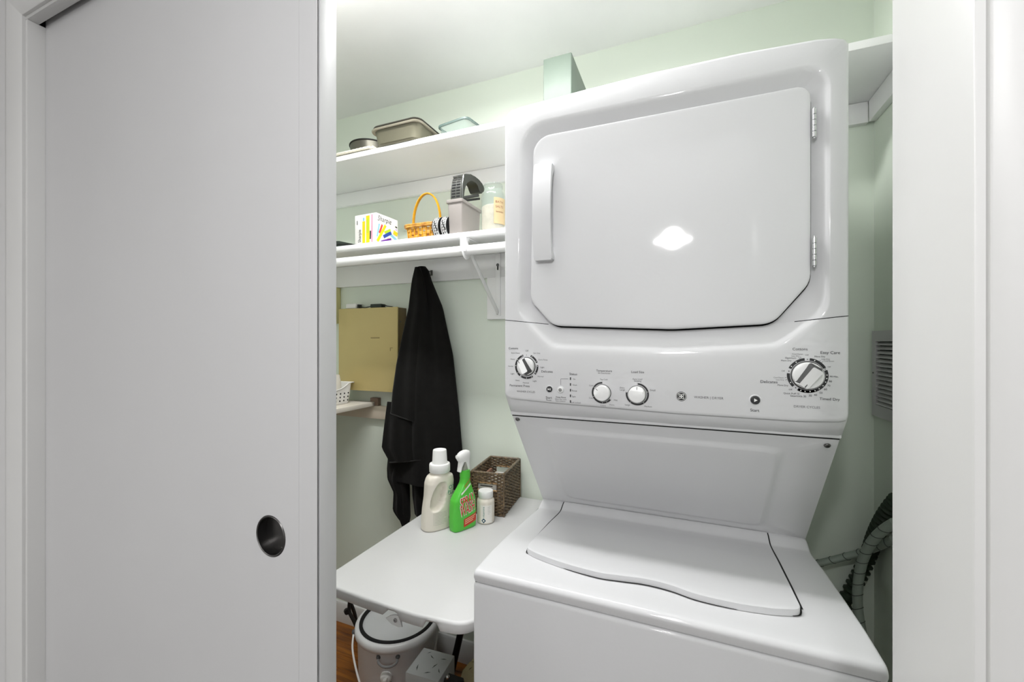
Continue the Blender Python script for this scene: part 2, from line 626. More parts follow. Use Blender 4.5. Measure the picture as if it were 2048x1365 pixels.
def ringd(pts, f):
    return [(p.x, FY + f * .0198 * (1 + .25 * max(0.0, min(1.0, (.11 - p.y) / .07))), p.y) for p in pts]
def mixr(a, b, t):
    return [p.lerp(q, t) for p, q in zip(a, b)]
def shrink(pts, d):
    out = []
    for p in pts:
        v = p - CC
        k = max(abs(v.x) / .35, abs(v.y) / .33)
        out.append(Vector((p.x - d * max(-1, min(1, (v.x / .342) ** 9)), p.y - d * max(-1, min(1, (v.y / .318) ** 9)))))
    return out
b = B()
rings = [ring(rO, .978), ring(rO, .943), ring(shrink(rO, .0012), .9385), ring(shrink(rO, .004), .9353), ring(shrink(rO, .008), FY),
         ring(mixr(rB, rO, .10), FY), ring(mixr(rB, rO, .03), FY + .0002), ring(rB, FY + .001), ringd(mixr(rB, rD, .06), .07), ringd(mixr(rB, rD, .2), .22), ringd(mixr(rB, rD, .45), .47),
         ringd(mixr(rB, rD, .7), .73), ringd(mixr(rB, rD, .93), .95), ringd(rD, 1.0)]
ring_loft(b, rings, False, False)
bmesh.ops.remove_doubles(b, verts=b.verts, dist=1e-6)
zL = lambda x: .0515 - .106 * (x + .4094)
zR = lambda x: .0460 - .108 * (.2755 - x)
seam = lambda x: max(zL(x), zR(x))
for (px, pz, nx) in ((LX0, .0515, .106), (LX1, .0460, -.108)):
    bmesh.ops.bisect_plane(b, geom=b.verts[:] + b.edges[:] + b.faces[:], dist=1e-7, plane_co=(px, 0, pz), plane_no=Vector((nx, 0, 1)).normalized())
bmesh.ops.recalc_face_normals(b, faces=b.faces)
for f in b.faces:
    f.smooth = True
gapq = B()
for e in b.edges:
    p, q = e.verts[0].co, e.verts[1].co
    if abs(p.z - seam(p.x)) < 2e-5 and abs(q.z - seam(q.x)) < 2e-5 and len(e.link_faces) == 2 and p.y < .956 and q.y < .956 and not -.296 < p.x < .196:
        s = [gapq.verts.new((t.x, t.y - .0004, t.z + dz)) for t, dz in ((p, -.0007), (q, -.0007), (q, .0007), (p, .0007))]
        gapq.faces.new(s)
lower = b.copy()
bmesh.ops.delete(b, geom=[f for f in b.faces if f.calc_center_median().z < seam(f.calc_center_median().x)], context='FACES')
bmesh.ops.delete(lower, geom=[f for f in lower.faces if f.calc_center_median().z >= seam(f.calc_center_median().x)], context='FACES')
obj('dryer_front', b, ENAMEL, lc, smooth=R(50))
# console: face plus the sloping underside
bot = [(LX0, -.130)] + [p for p in reversed(OUT[12:19])] + [(LX1, -.136)]
v0 = None
for x, z in bot:
    col = [lower.verts.new(p) for p in ((x, .9425, z - .0003), (x, .950, z - .012), (x, .983, -.1872), (x, .990, -.1872))]
    if v0:
        for k in range(3):
            lower.faces.new((v0[k], v0[k + 1], col[k + 1], col[k]))
    v0 = col
obj('control_panel', lower, PLASTIC, lc, smooth=R(50))
for lo, hi in ((-1, -.1), (-.1, 1)):
    gq = gapq.copy()
    bmesh.ops.delete(gq, geom=[f for f in gq.faces if not lo < f.calc_center_median().x < hi], context='FACES')
    obj('seam', gq, GAP, lc, smooth=None)
# dark backing, coloured as the shade inside the door gap
b = B()
ring_loft(b, [ringd(rD, .99), ring(rD, FY + .0405), ring(mixr(rD, [CC] * len(rD), .12), FY + .0408)], False, False)
obj('door_gap_shade', b, GAP, lc)
# cabinet behind
obj('dryer_cabinet', bx(LX0, LX1, .9748, 1.50, -.187, .541, .003), ENAMEL, lc)
# dryer door
dd = [Vector(p) for p in resample(DOOR, 260)]
def inset(d):
    o = offset_poly(dd, d)
    a0 = sum((p - CC).length for p in dd); a1 = sum((p - CC).length for p in o)
    return o if (a1 < a0) == (d > 0) else offset_poly(dd, -d)
b = B()
DF = .9372
rg = [ring(inset(.0034), .9735), ring(inset(.0034), DF + .0038), ring(inset(.0039), DF + .0018), ring(inset(.0052), DF + .0005), ring(inset(.0075), DF), ring(inset(.012), DF)]
ring_loft(b, rg, True, True)
door = obj('dryer_door', b, ENAMEL, lc, smooth=R(40))
# door handle
hx0, hx1, hz0, hz1 = -.3255, -.2825, .187, .411
outer = []
inner = []
for i in range(25):
    t = i / 24
    z = hz0 + (hz1 - hz0) * t
    outer.append((DF - .020 - .013 * math.sin(PI * t) ** .9, z))
for i in range(21):
    t = i / 20
    z = hz1 - .013 - (hz1 - hz0 - .026) * t
    inner.append((DF - .004 - .0205 * math.sin(PI * t) ** .55, z))
poly = [(DF + .001, hz0)] + outer + [(DF + .001, hz1), (DF + .001, hz1 - .012)] + inner + [(DF + .001, hz0 + .012)]
hb = B()
prism(hb, poly, 'X', hx0, hx1, .0022)
obj('door_handle', hb, PLASTIC, door, label='curved white pull handle')
# hinges
hb = B()
def hinge_bm(zc):
    q = B()
    for k in range(5):
        z0 = zc - .0265 + k * .0106
        lathe(q, [(.0028, z0), (.0036, z0 + .0006), (.0036, z0 + .0098), (.0028, z0 + .0104)], (.2215, FY - .0005, 0), 16)
    lathe(q, [(.0016, zc - .029), (.0016, zc + .029)], (.2215, FY - .0005, 0), 10)
    box(q, .2225, .2262, FY + .0012, FY + .0035, zc - .0265, zc + .0265, .0005, 1)
    return q
obj('hinge', hinge_bm(.4065), CHROME, door, label='chrome hinge at the upper right of the dryer door')
obj('hinge', hinge_bm(.1665), CHROME, door, label='chrome hinge at the lower right of the dryer door')

# sloping panel between dryer and washer
pa = Vector((0, .9845, -.1905)); pb_ = Vector((0, 1.2325, -.490))
pe = pb_ - pa
PL = pe.length
pe.normalize()
pn = Vector((0, pe.z, -pe.y))            # outward (towards the viewer, up)
if pn.y > 0:
    pn = -pn
def pp(x, s, h):
    q = pa + pe * s + pn * h
    return (x, q.y, q.z)
c2 = Vector((-.07, PL / 2))
rect = [(LX0 + .001, 0), (LX1 - .001, 0), (LX1 - .001, PL), (LX0 + .001, PL)]
emb = round_poly([(-.335, .035), (.190, .039), (.184, PL - .028), (-.333, PL - .030)], .022, 6)
emi = round_poly([(-.318, .050), (.174, .054), (.169, PL - .043), (-.317, PL - .045)], .02, 6)
an = sorted([2 * PI * i / 120 for i in range(120)] + [math.atan2(p[1] - c2.y, p[0] - c2.x) % (2 * PI) for p in rect])
an = [a for i, a in enumerate(an) if i == 0 or a - an[i - 1] > 1e-4]
r0 = [radial(rect, c2, a) for a in an]; r1 = [radial(emb, c2, a) for a in an]; r2 = [radial(emi, c2, a) for a in an]
b = B()
L3 = lambda pts, h: [pp(p.x, p.y, h) for p in pts]
ring_loft(b, [L3(r0, -.004), L3(r0, -.0006), L3(mixr(r0, r1, .015), 0), L3(mixr(r0, r1, .9), 0), L3(r1, .0002), L3(mixr(r1, r2, .35), .0022), L3(mixr(r1, r2, .75), .0045), L3(r2, .005), L3(mixr(r2, [c2] * len(r2), .1), .005)], False, True)
obj('back_panel', b, ENAMEL, lc, smooth=R(40))
b = B()
prism(b, [(.9838, -.1868), (1.00, -.1868), (1.00, -.1915), (.9838, -.1905)], 'X', LX0 + .0015, LX1 - .0015)
obj('seam', b, GAP, lc)
b = B()
prism(b, [(.990, -.189), (1.236, -.492), (1.50, -.492), (1.50, -.189)], 'X', LX0 + .001, LX1 - .001)
obj('rear_cabinet', b, ENAMEL, lc)
for (x, s, lab) in ((-.3965, .012, 'steel screw at the left end of the sloping panel'), (.2575, .019, 'steel screw at the right end of the sloping panel')):
    b = B()
    lathe(b, [(.0058, 0), (.0058, .0012), (.0048, .0026), (.0024, .0032), (.0022, .002), (.0006, .002)], (0, 0, 0), 20)
    q = pp(x, s, .0003)
    Mx = Matrix.Translation(q) @ pn.to_track_quat('Z', 'Y').to_matrix().to_4x4()
    bmesh.ops.transform(b, matrix=Mx, verts=b.verts)
    obj('screw', b, NICKEL, lc)

# washer
obj('washer_cabinet', bx(LX0 - .0025, LX1 - .001, .7755, 1.50, ZF + .02, -.5052, .009, 4), ENAMEL, lc, smooth=R(60))
obj('foot', bx(LX0 + .03, LX0 + .07, .82, .86, ZF, ZF + .021), BLACKM, lc)
for fx, fy in ((LX1 - .07, .82), (LX0 + .03, 1.42), (LX1 - .07, 1.42)):
    obj('foot', bx(fx, fx + .04, fy, fy + .04, ZF, ZF + .021), BLACKM, lc)
obj('seam', bx(LX0 + .001, LX1 - .002, .7812, 1.2, -.5065, -.5030), GAP, lc)
DP = [(.86, -.477), (.96, -.482), (1.08, -.491), (1.165, -.5005), (1.184, -.5012), (1.189, -.5010), (1.193, -.4998), (1.216, -.4912), (1.220, -.4900), (1.225, -.4886), (1.30, -.4885)]
def deckz(y):
    P = [(.780, -.4778)] + DP
    if y <= P[0][0]:
        return P[0][1]
    for a, c in zip(P, P[1:]):
        if y <= c[0]:
            t = (y - a[0]) / (c[0] - a[0])
            return a[1] + (c[1] - a[1]) * t
    return P[-1][1]
prof = [(.7785, -.5040), (.7775, -.501), (.7738, -.490), (.7738, -.4865), (.7758, -.4822), (.7792, -.4792), (.7835, -.4780), (.80, -.4777)] + DP
xs = [0, .0006, .0019, .0038, .006, .012, .05, .15, .3]
W = LX1 - LX0
xs = [LX0 + x for x in xs] + [LX1 - x for x in reversed(xs)]
b = B()
rings = []
for x in xs:
    d = min(x - LX0, LX1 - x)
    drop = .006 - math.sqrt(max(0, .006 ** 2 - (.006 - min(d, .006)) ** 2))
    rings.append([(x, yy + (drop * .6 if yy < .785 else 0), z - (drop if z > -.4995 or yy > .8 else 0)) for yy, z in prof])
ring_loft(b, rings, closed=False)
for x, sgn in ((LX0, -1), (LX1, 1)):
    q = [b.verts.new((x, yy + (.0036 if yy < .785 else 0), z - (.006 if z > -.4995 or yy > .8 else 0))) for yy, z in prof] + [b.verts.new((x, 1.30, -.51))]
    b.faces.new(q)
obj('washer_top', b, ENAMEL, lc, smooth=R(50))
# lid
FR = [(-.335, .915), (-.332, .893), (-.3255, .878), (-.2928, .862), (-.2324, .848), (-.163, .841), (-.12, .846), (-.0733, .853), (-.0272, .850), (.02, .838), (.0814, .836), (.13, .842), (.1517, .847), (.1775, .857), (.185, .868), (.188, .885)]
FRs = smooth_path([(x, y, 0) for x, y in FR], 6)
def lid_grid(bm, dfront, side, top):
    n = len(FRs); m = 60
    g = []
    for i, p in enumerate(FRs):
        x = p.x + side * (-1 if i == 0 else (1 if i == n - 1 else 0)) if i in (0, n - 1) else p.x
        xx = -.0735 + (x + .0735) * (1 + side / .26)
        xb = -.0735 + (p.x + .0735) * (.2645 / .2615) * (1 + side / .26)
        row_ = []
        yf = p.y - dfront(p.x)
        for k in range(m + 1):
            s = k / m
            s = s * s * (3 - 2 * s) * .35 + s * .65
            y = yf + (1.2275 - yf) * s
            row_.append((xx + (xb - xx) * s, y, top(i / (n - 1), s, y)))
        g.append(row_)
    V = [[bm.verts.new(p) for p in r] for r in g]
    for i in range(n - 1):
        for k in range(m):
            bm.faces.new((V[i][k], V[i + 1][k], V[i + 1][k + 1], V[i][k + 1]))
    return V
b = B()
def ltop(t, s, y):
    e = min(s * .38, t * .52, (1 - t) * .52)
    k = min(1.0, min(t, 1 - t) / .07)
    k = k * k * (3 - 2 * k)
    h = .0022 + .011 * (1 - s) ** 1.3 * (.12 + .88 * k)
    return deckz(y) + h - (.0010 if e < .0005 else 0)
V = lid_grid(b, lambda x: 0, 0, ltop)
loop = [r[0] for r in V] + V[-1][1:] + [r[-1] for r in reversed(V[:-1])] + list(reversed(V[0][1:-1]))
low = [b.verts.new((v.co.x, v.co.y, deckz(v.co.y) + .0006)) for v in loop]
for i in range(len(loop)):
    j = (i + 1) % len(loop)
    b.faces.new((loop[i], loop[j], low[j], low[i]))
obj('washer_lid', b, ENAMEL, lc, smooth=R(35))
b = B()
def fgap(x):
    if -.235 < x < .09:
        return .0035 * math.sin(PI * (x + .235) / .325) ** .5
    return -.004 if -.325 < x < .17 else .001
lid_grid(b, fgap, .0026, lambda t, s, y: deckz(y) + .0013)
obj('lid_gap', b, GAP, lc)

# ---------------------------------------------------------------- controls
TY = FY - .0006
def px2(u, v):
    p = on_y(u, v, FY)
    return p.x, p.z
def knob(name, u, v, r, ring_r, segs, dots, kind, ang, dots_solid=()):
    x, z = px2(u, v)
    kb = B()
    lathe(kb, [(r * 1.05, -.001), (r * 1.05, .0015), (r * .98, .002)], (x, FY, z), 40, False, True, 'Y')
    base = obj(name, kb, DARKGREY, lc, label={'washer_knob': 'large white cycle knob at the left end', 'temperature_knob': 'small white temperature knob', 'load_knob': 'small white load size knob', 'dryer_knob': 'large white dryer cycle knob at the right end'}[name])
    Mt = Matrix.Translation((x, FY, z)) @ Matrix.Rotation(R(ang), 4, 'Y')
    kb = B()
    if kind == 'grip':
        lathe(kb, [(r * .97, .001), (r * .97, .008), (r * .93, .0105), (r * .80, .0115)], (0, 0, 0), 40, True, True, 'Y')
        g = B()
        w = r * .50
        pts = round_poly([(-w, -r * .88), (w, -r * .88), (w * .9, r * .93), (-w * .9, r * .93)], [r * .2, r * .2, r * .12, r * .12], 5)
        side = B()
        def top_(p):
            return (p[0] * .92 if p[0] < 0 else p[0] * .50, -.026 if p[1] < r * .3 else -.0185, (p[1] if p[1] > 0 else p[1] * .80) * .95)
        n2 = len(pts)
        for i in range(n2):
            p, q_ = pts[i], pts[(i + 1) % n2]
            mx, mz = (p[0] + q_[0]) / 2, (p[1] + q_[1]) / 2
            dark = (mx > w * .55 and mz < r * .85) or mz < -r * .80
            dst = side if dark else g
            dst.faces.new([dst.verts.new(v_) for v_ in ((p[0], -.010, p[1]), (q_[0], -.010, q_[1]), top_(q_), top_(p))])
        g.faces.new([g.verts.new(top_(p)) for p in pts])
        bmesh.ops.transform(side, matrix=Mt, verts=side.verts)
        obj('grip_side', side, DARKGREY, base, smooth=R(35))
        bmesh.ops.transform(g, matrix=Mt, verts=g.verts)
    else:
        lathe(kb, [(r * .99, .001), (r * .97, .012), (r * .9, .0145), (r * .72, .015)], (0, 0, 0), 40, True, True, 'Y')
        bmesh.ops.bisect_plane(kb, geom=kb.verts[:] + kb.edges[:] + kb.faces[:], plane_co=(0, -.0151, r * .42), plane_no=Vector((0, -1, .40)).normalized(), clear_outer=True)
        bmesh.ops.holes_fill(kb, edges=[e for e in kb.edges if len(e.link_faces) == 1], sides=200)
        g = None
    bmesh.ops.transform(kb, matrix=Mt, verts=kb.verts)
    obj('knob_cap', kb, KNOBW, base, smooth=R(35))
    if g is not None:
        obj('knob_grip', g, KNOBW, base, smooth=R(35))
    mk = B()
    if kind == 'grip':
        box(mk, -.0055, -.0043, -.0195, -.0183, r * .45, r * .86)
    else:
        box(mk, -.0005, .0005, -.0125, -.0100, r * .60, r * .92, M=Matrix.Translation((0, -.0012, .0)) @ Matrix.Rotation(0, 4, 'X'))
        for v_ in mk.verts:
            v_.co.y = -.0151 + (v_.co.z - r * .42) * .40 + (.0012 if v_.co.y > -.0125 else -.0003)
    bmesh.ops.transform(mk, matrix=Mt, verts=mk.verts)
    obj('pointer', mk, DARKP, base)
    rb = B()
    for a0, a1 in segs:
        arc(rb, x, z, TY, ring_r * .85, ring_r, a0, a1)
    for a in dots_solid:
        disc(rb, x + ring_r * .925 * math.sin(R(a)), z + ring_r * .925 * math.cos(R(a)), TY, ring_r * .03, 10)
    obj('dial_ring', rb, DARKP, base)
    db = B()
    for a in dots:
        disc(db, x + ring_r * .925 * math.sin(R(a)), z + ring_r * .925 * math.cos(R(a)), TY - .0003, ring_r * .032, 10)
    obj('dial_dots', db, WHITEM, base, kind='stuff')
knob('washer_knob', 1053.3, 733.5, .0215, .0297, [(-143, -18), (-214, -148), (83, 130), (22, 70)], [-24, -55, -87, -125, -207, -180, -150, 88, 122, 30, 62], 'grip', -32, (0,))
knob('temperature_knob', 1205.2, 786, .0178, .0240, [(-232, 0)], [0, -58, -115, -180, -205, -231], 'dial', -54)
knob('load_knob', 1274.5, 789, .0180, .0241, [(0, 280)], [2, 75, 143, 218, 279], 'dial', 2)
knob('dryer_knob', 1614.6, 751.4, .0255, .0327, [(-66, -8), (-133, -84), (-208 + 0, -137 - 13), (7, 62), (70, 208)], [-57, -36, 22, -118, 87, 99, 112, 127, 143, 157, 172, 187, 200], 'grip', 213, (0, 65, -76, -142))

def text_part(name, rows, m, y=TY):
    for (s, u0, u1, v) in rows:
        b = B()
        a = on_y(u0, v, FY); c = on_y(u1, v, FY)
        text_bm(b, s, a.x, c.x, (a.z + c.z) / 2, y)
        obj(name, b, m, lc, smooth=None, merge=False)
text_part('lettering', [
    ('Permanent Press', 1019.7, 1059.4, 771.8), ('Delicates', 1083, 1105.5, 743.4), ('Cottons', 1017.6, 1036.4, 697),
    ('Start', 1091.8, 1104.2, 795.6), ('Status', 1138.9, 1154.3, 748.5), ('Temperature', 1192.5, 1224, 742), ('Load Size', 1262.8, 1288.3, 744.5),
    ('Deep Rinse', 1112, 1131.8, 795),
    ('Cottons', 1585, 1615, 698.6), ('Easy Care', 1641, 1680, 705.7), ('Timed Dry', 1639, 1679.6, 798.7), ('Delicates', 1521, 1555, 764), ('Start', 1500.5, 1518.7, 821),
    ('Optimum', 1570, 1592, 716.3), ('More Dry', 1562, 1582.7, 721.6), ('More Dry', 1629, 1650.3, 713.5), ('More Dry', 1555, 1576.2, 771),
    ('90 Min.', 1659.5, 1676.8, 753.8), ('80', 1657.7, 1663.8, 763.2), ('70', 1654.5, 1660.3, 771.8), ('60', 1647.7, 1654, 779), ('50', 1638.8, 1644.9, 786), ('40', 1627.6, 1634, 790.3), ('30', 1617.4, 1623.5, 791.6),
    ('Dewrinkle 20', 1581, 1612, 792.7), ('Quick Fluff 10', 1567, 1598.5, 787.5)], DARKP)
text_part('lettering', [
    ('WASHER CYCLES', 1033.7, 1070.3, 783.8), ('DRYER CYCLES', 1587.7, 1640, 814.5), ('WASHER | DRYER', 1388, 1447, 796),
    ('Extra Heavy', 1022.9, 1040, 706.4), ('Heavy', 1021.4, 1030.2, 718.6), ('Normal', 1016.7, 1026.4, 732.8), ('Light', 1021.4, 1029, 747.8), ('Heavy', 1030.8, 1039.6, 761),
    ('Normal', 1046, 1057.7, 766), ('Light', 1066, 1073.5, 762.5), ('Off', 1051, 1057, 702), ('Spin Only', 1066.8, 1080.5, 706.8), ('Extra Rinse', 1077.3, 1095.3, 720), ('Light', 1080.9, 1088.8, 735), ('Normal', 1075.6, 1087, 753.4),
    ('Pause', 1092.8, 1102.8, 800.5), ('Select after cycle', 1110, 1133, 799), ('Fabric Softener', 1111.6, 1131.3, 802.6),
    ('On', 1146, 1150.8, 758.8), ('Wash', 1145, 1154, 770.6), ('Rinse', 1144, 1153.8, 782), ('Spin', 1144, 1151.5, 793.5), ('Lid Locked', 1143.3, 1160.8, 805.6),
    ('All Cold Rinses', 1196, 1220.6, 746.9), ('Tap Cold', 1200, 1215, 759.4), ('Cold', 1178.4, 1186.3, 771.5), ('Cool', 1178, 1186.3, 796.4), ('Colors', 1201, 1211.8, 811.7), ('Warm', 1218.3, 1228.5, 810), ('Hot', 1228, 1235, 800.7),
    ('Auto Load', 1265, 1284.4, 758.6), ('Sensing', 1268, 1282.6, 762.4), ('Extra', 1240, 1249, 776), ('Large', 1240, 1250, 780), ('Small', 1300, 1310.8, 781), ('Large', 1250, 1260, 810), ('Medium', 1288.8, 1303.7, 813.5),
    ('Cool Down', 1584, 1605.4, 708.5), ('Less Dry', 1582.7, 1598.9, 712.4), ('Off', 1610.4, 1617.2, 710.7), ('Less Dry', 1642.8, 1659.5, 718.9), ('Cool Down', 1647, 1668, 722.8), ('Off', 1655, 1661.4, 734.3),
    ('Off', 1577.5, 1584.4, 779.5), ('Less Dry', 1552, 1567.7, 760), ('Cool Down', 1547, 1567, 755.6), ('Off', 1563, 1569.7, 742.4)], GREYP)
# tick lines beside the dryer dial, bracket line beside the status lights
for (u0, v0_, u1, v1_) in ((1597, 715, 1600, 718.5), (1600.5, 714, 1602, 717.5), (1638, 724.5, 1641, 721), (1642, 726.5, 1645.5, 723.5), (1569.5, 755.8, 1573, 755.4), (1570.5, 760.6, 1574, 759.2),
                           (1121.8, 758.4, 1136.5, 758.4), (1121.8, 758.4, 1121.8, 770.5)):
    p = on_y(u0, v0_, FY); q = on_y(u1, v1_, FY)
    d = (q - p).normalized(); n_ = Vector((-d.z, 0, d.x)) * .00035
    b = B()
    b.faces.new([b.verts.new((t.x, TY, t.z)) for t in (p - n_, q - n_, q + n_, p + n_)])
    obj('tick_mark', b, GREYP, lc, smooth=None)
for v in (757.8, 769.5, 781, 792.2, 803.5):
    x, z = px2(1141, v)
    obj('status_light', bx(x - .0012, x + .0012, FY - .0008, FY + .001, z - .003, z + .003, .0003, 1), DARKP, lc)
def button(name, u, v, r, m, label):
    x, z = px2(u, v)
    b = B()
    lathe(b, [(r * 1.3, -.0005), (r * 1.3, .0008), (r * 1.12, .0014), (r * 1.06, .0004)], (x, FY, z), 32, False, True, 'Y')
    o = obj(name, b, PLASTIC, lc, label=label)
    b = B()
    lathe(b, [(r, 0), (r, .0022), (r * .9, .0032), (r * .5, .0036)], (x, FY, z), 32, False, True, 'Y')
    obj('button_cap', b, m, o)
    return o, x, z
o, x, z = button('start_button', 1099.2, 778.8, .0068, DARKP, 'black round washer start button')
b = B()
yy = FY - .0040
for tri in ([(-.0034, -.0028), (-.0034, .0028), (.0006, 0)],):
    b.faces.new([b.verts.new((x + p[0], yy, z + p[1])) for p in tri])
box(b, x + .0012, x + .002, yy - .0002, yy + .0002, z - .0025, z + .0025)
box(b, x + .0028, x + .0036, yy - .0002, yy + .0002, z - .0025, z + .0025)
obj('play_mark', b, WHITEM, o, smooth=None)
o, x, z = button('rinse_button', 1121.3, 780.2, .0066, KNOBW, 'white round rinse button with a flower mark')
b = B()
for k in range(6):
    a = k * PI / 3
    arc(b, x + .0025 * math.cos(a), z + .0025 * math.sin(a), yy, .0008, .0016, 0, 360)
obj('flower_mark', b, DARKP, o, smooth=None)
o, x, z = button('start_button', 1510.3, 800.6, .0081, DARKP, 'black round dryer start button')
b = B()
b.faces.new([b.verts.new((x + p[0], yy, z + p[1])) for p in [(-.0022, -.0034), (-.0022, .0034), (.0036, 0)]])
obj('play_mark', b, WHITEM, o, smooth=None)
# round monogram badge
x, z = px2(1362.6, 793.2)
b = B(); lathe(b, [(.0098, 0), (.0098, .0012), (.0092, .0016)], (x, FY, z), 36, False, True, 'Y')
badge = obj('badge', b, DARKP, lc, label='round black badge with a curly white monogram')
b = B()
arc(b, x, z, FY - .0019, .0082, .0088, 0, 360)
for k in range(4):
    a = R(45 + 90 * k)
    cx_, cz_ = x + .0037 * math.sin(a), z + .0037 * math.cos(a)
    arc(b, cx_, cz_, FY - .0019, .0016, .0025, math.degrees(a) + 30, math.degrees(a) + 330)
    arc(b, x + .0062 * math.sin(a), z + .0062 * math.cos(a), FY - .0019, .0003, .0010, 0, 360)
arc(b, x, z, FY - .0019, .0004, .0013, 0, 360)
obj('monogram', b, WHITEM, badge, smooth=None)

# ================================================================== SHELVES, CLEATS, ROD
S1F, S1B, S1T = 1.25, YB, .7241           # upper shelf: front, back, top
S2T = .3715
o = obj('shelf', bx(XLW + .001, XR - .001, 1.25, YB - .0005, .7041, S1T, .0015), SHELFW)
tag(o, 'long white upper shelf that runs on behind and above the dryer', 'shelf')
o = obj('shelf', bx(XLW + .001, LX0 - .012, 1.25, YB - .0005, .3545, S2T, .0015), SHELFW)
tag(o, 'white lower shelf over the clothes rod, ending at the dryer', 'shelf')
struct('trim_8', bx(XLW + .001, XR - .0195, YB - .019, YB - .0003, .642, .7036, .001), SHELFW)
struct('trim_9', bx(XR - .019, XR - .0003, 1.0, YB - .0195, .642, .7036, .001), SHELFW)
struct('trim_10', bx(XLW + .001, -.60, YB - .019, YB - .0003, .2575, .354, .001), SHELFW)
struct('trim_11', bx(-.745, -.600, YB - .0215, YB - .0003, .088, .257, .001), SHELFW)
# upper shelf return on the right wall cleat is the shelf itself; its underside shows beside the dryer
rod = B()
tube(rod, [(XLW + .002, 1.262, .3105), (LX0 - .014, 1.262, .3105)], .0172, 24)
o = obj('clothes_rod', rod, SHELFW)
tag(o, 'white round clothes rod under the lower shelf', 'rod')
# shelf and rod bracket
BXc = -.695
br = thing('shelf_bracket', 'white metal bracket holding the lower shelf and the clothes rod', 'bracket', (BXc, YB - .022, .10))
b = B(); box(b, BXc - .011, BXc + .011, YB - .026, YB - .0215, .10, .352, .001)
obj('wall_plate', b, SHELFW, br)
b = B(); box(b, BXc - .011, BXc + .011, 1.262, YB - .027, .3495, .3540, .001)
obj('shelf_arm', b, SHELFW, br)
b = B()
tube(b, smooth_path([(BXc, YB - .029, .112), (BXc, 1.50, .135), (BXc, 1.285, .318), (BXc, 1.275, .348)], 4), .009, 12, flat=.6)
obj('brace', b, SHELFW, br)
b = B()
for i in range(13):
    pass
pts = [(BXc, 1.262 + .0195 * math.cos(a), .3105 + .0195 * math.sin(a)) for a in [R(160 + 13 * k) for k in range(18)]]
tube(b, pts, .0125, 8, flat=.16)
box(b, BXc - .0120, BXc + .0120, 1.2405, 1.2432, .304, .3542, .0008, 1)
obj('rod_hook', b, SHELFW, br)
for z in (.122, .305):
    b = B(); lathe(b, [(.0065, 0), (.006, .002), (.003, .0032)], (BXc, YB - .0262 - (.004 if z < .2 else 0), z), 14, False, True, 'Y')
    s_ = obj('screw', b, SHELFW if z < .2 else NICKEL, br)
b = B(); box(b, BXc - .003, BXc + .003, YB - .0268, YB - .0255, .285, .302, .001); obj('slot', b, GAP, br)

# pale green box on the upper shelf
gb = B()
box(gb, -.420, -.327, 1.27, 1.545, S1T, .901, .004, 3)
o = obj('green_box', gb, mat('green_box_paint', (112, 125, 114), .4, var=.06, vscale=12))
tag(o, 'narrow pale green box standing on the upper shelf, sticking up behind the dryer top', 'box')

# ================================================================== UPPER SHELF THINGS
PANM = mat('dark_pan_metal', (120, 117, 100), .42, metal=.55, var=.06)
PAND = mat('dark_pan_rim', (70, 68, 60), .4, metal=.7, var=.06)
def baking_pan(x0, x1, y0, y1, z0, z1, m, mrim, label, taper=.02):
    t = thing('baking_pan', label, 'pan', ((x0 + x1) / 2, (y0 + y1) / 2, z0))
    b = B()
    def rr(d, z, r=.03):
        return [(p[0], p[1], z) for p in round_poly([(x0 + d, y0 + d), (x1 - d, y0 + d), (x1 - d, y1 - d), (x0 + d, y1 - d)], r, 6)]
    ring_loft(b, [rr(taper + .006, z0), rr(taper, z0 + .005), rr(.010, z1 - .004), rr(.008, z1 - .001), rr(.0115, z1 - .001), rr(taper + .0015, z0 + .006), rr(taper + .009, z0 + .002)], True, True)
    obj('pan_body', b, m, t)
    b = B()
    ring_loft(b, [rr(.0095, z1 - .006), rr(.002, z1 - .007), rr(0, z1 - .003), rr(.002, z1 + .001), rr(.0095, z1 + .0012)], False, False)
    obj('pan_rim', b, mrim, t)
    return t
baking_pan(-1.085, -.862, 1.222, 1.505, S1T + .0005, .782, PANM, mat('pan_rim_light', (152, 146, 130), .35, metal=.5, var=.05), 'large grey metal baking pan overhanging the upper shelf, the lower of two nested', .018)
baking_pan(-1.081, -.866, 1.227, 1.500, .7312, .7925, PANM, PAND, 'dark rimmed baking pan nested inside the large pan on the upper shelf', .0175)
t = thing('round_pan', 'round dark pan behind the ribbed cream mat on the upper shelf', 'pan', (-1.27, 1.452, S1T))
b = B()
lathe(b, [(.075, S1T + .0005), (.080, S1T + .004), (.0875, .842), (.0865, .842), (.0785, S1T + .006)], (-1.27, 1.452, 0), 48)
obj('pan_body', b, mat('steel_pan', (110, 108, 98), .35, metal=.6, var=.08), t)
b = B(); pts = [(-1.27 + .0885 * math.cos(2 * PI * i / 48), 1.452 + .0885 * math.sin(2 * PI * i / 48), .843) for i in range(48)]
tube(b, pts, .003, 8, closed=True); obj('pan_rim', b, mat('black_pan_rim', (40, 40, 36), .5), t)
# ribbed cream mat
t = thing('woven_mat', 'cream ribbed woven mat lying at the front of the upper shelf', 'mat', (-1.35, 1.30, S1T))
MATM = mat('cream_cotton', (224, 218, 200), .9, var=.08, vscale=160, sheen=.3)
b = B()
for i in range(10):
    y = 1.249 + i * .0105
    pts = [(-1.62 + k * .009, y, S1T + .0065 + .0012 * ((k + i) % 2)) for k in range(60 - (0 if i else 1))]
    tube(b, pts, .0058, 6)
obj('mat_cords', b, MATM, t, kind='stuff')
b = B()
tube(b, [(-1.088, 1.249 + i * .0105, S1T + .0065) for i in range(10)], .006, 6)
obj('mat_binding', b, MATM, t)
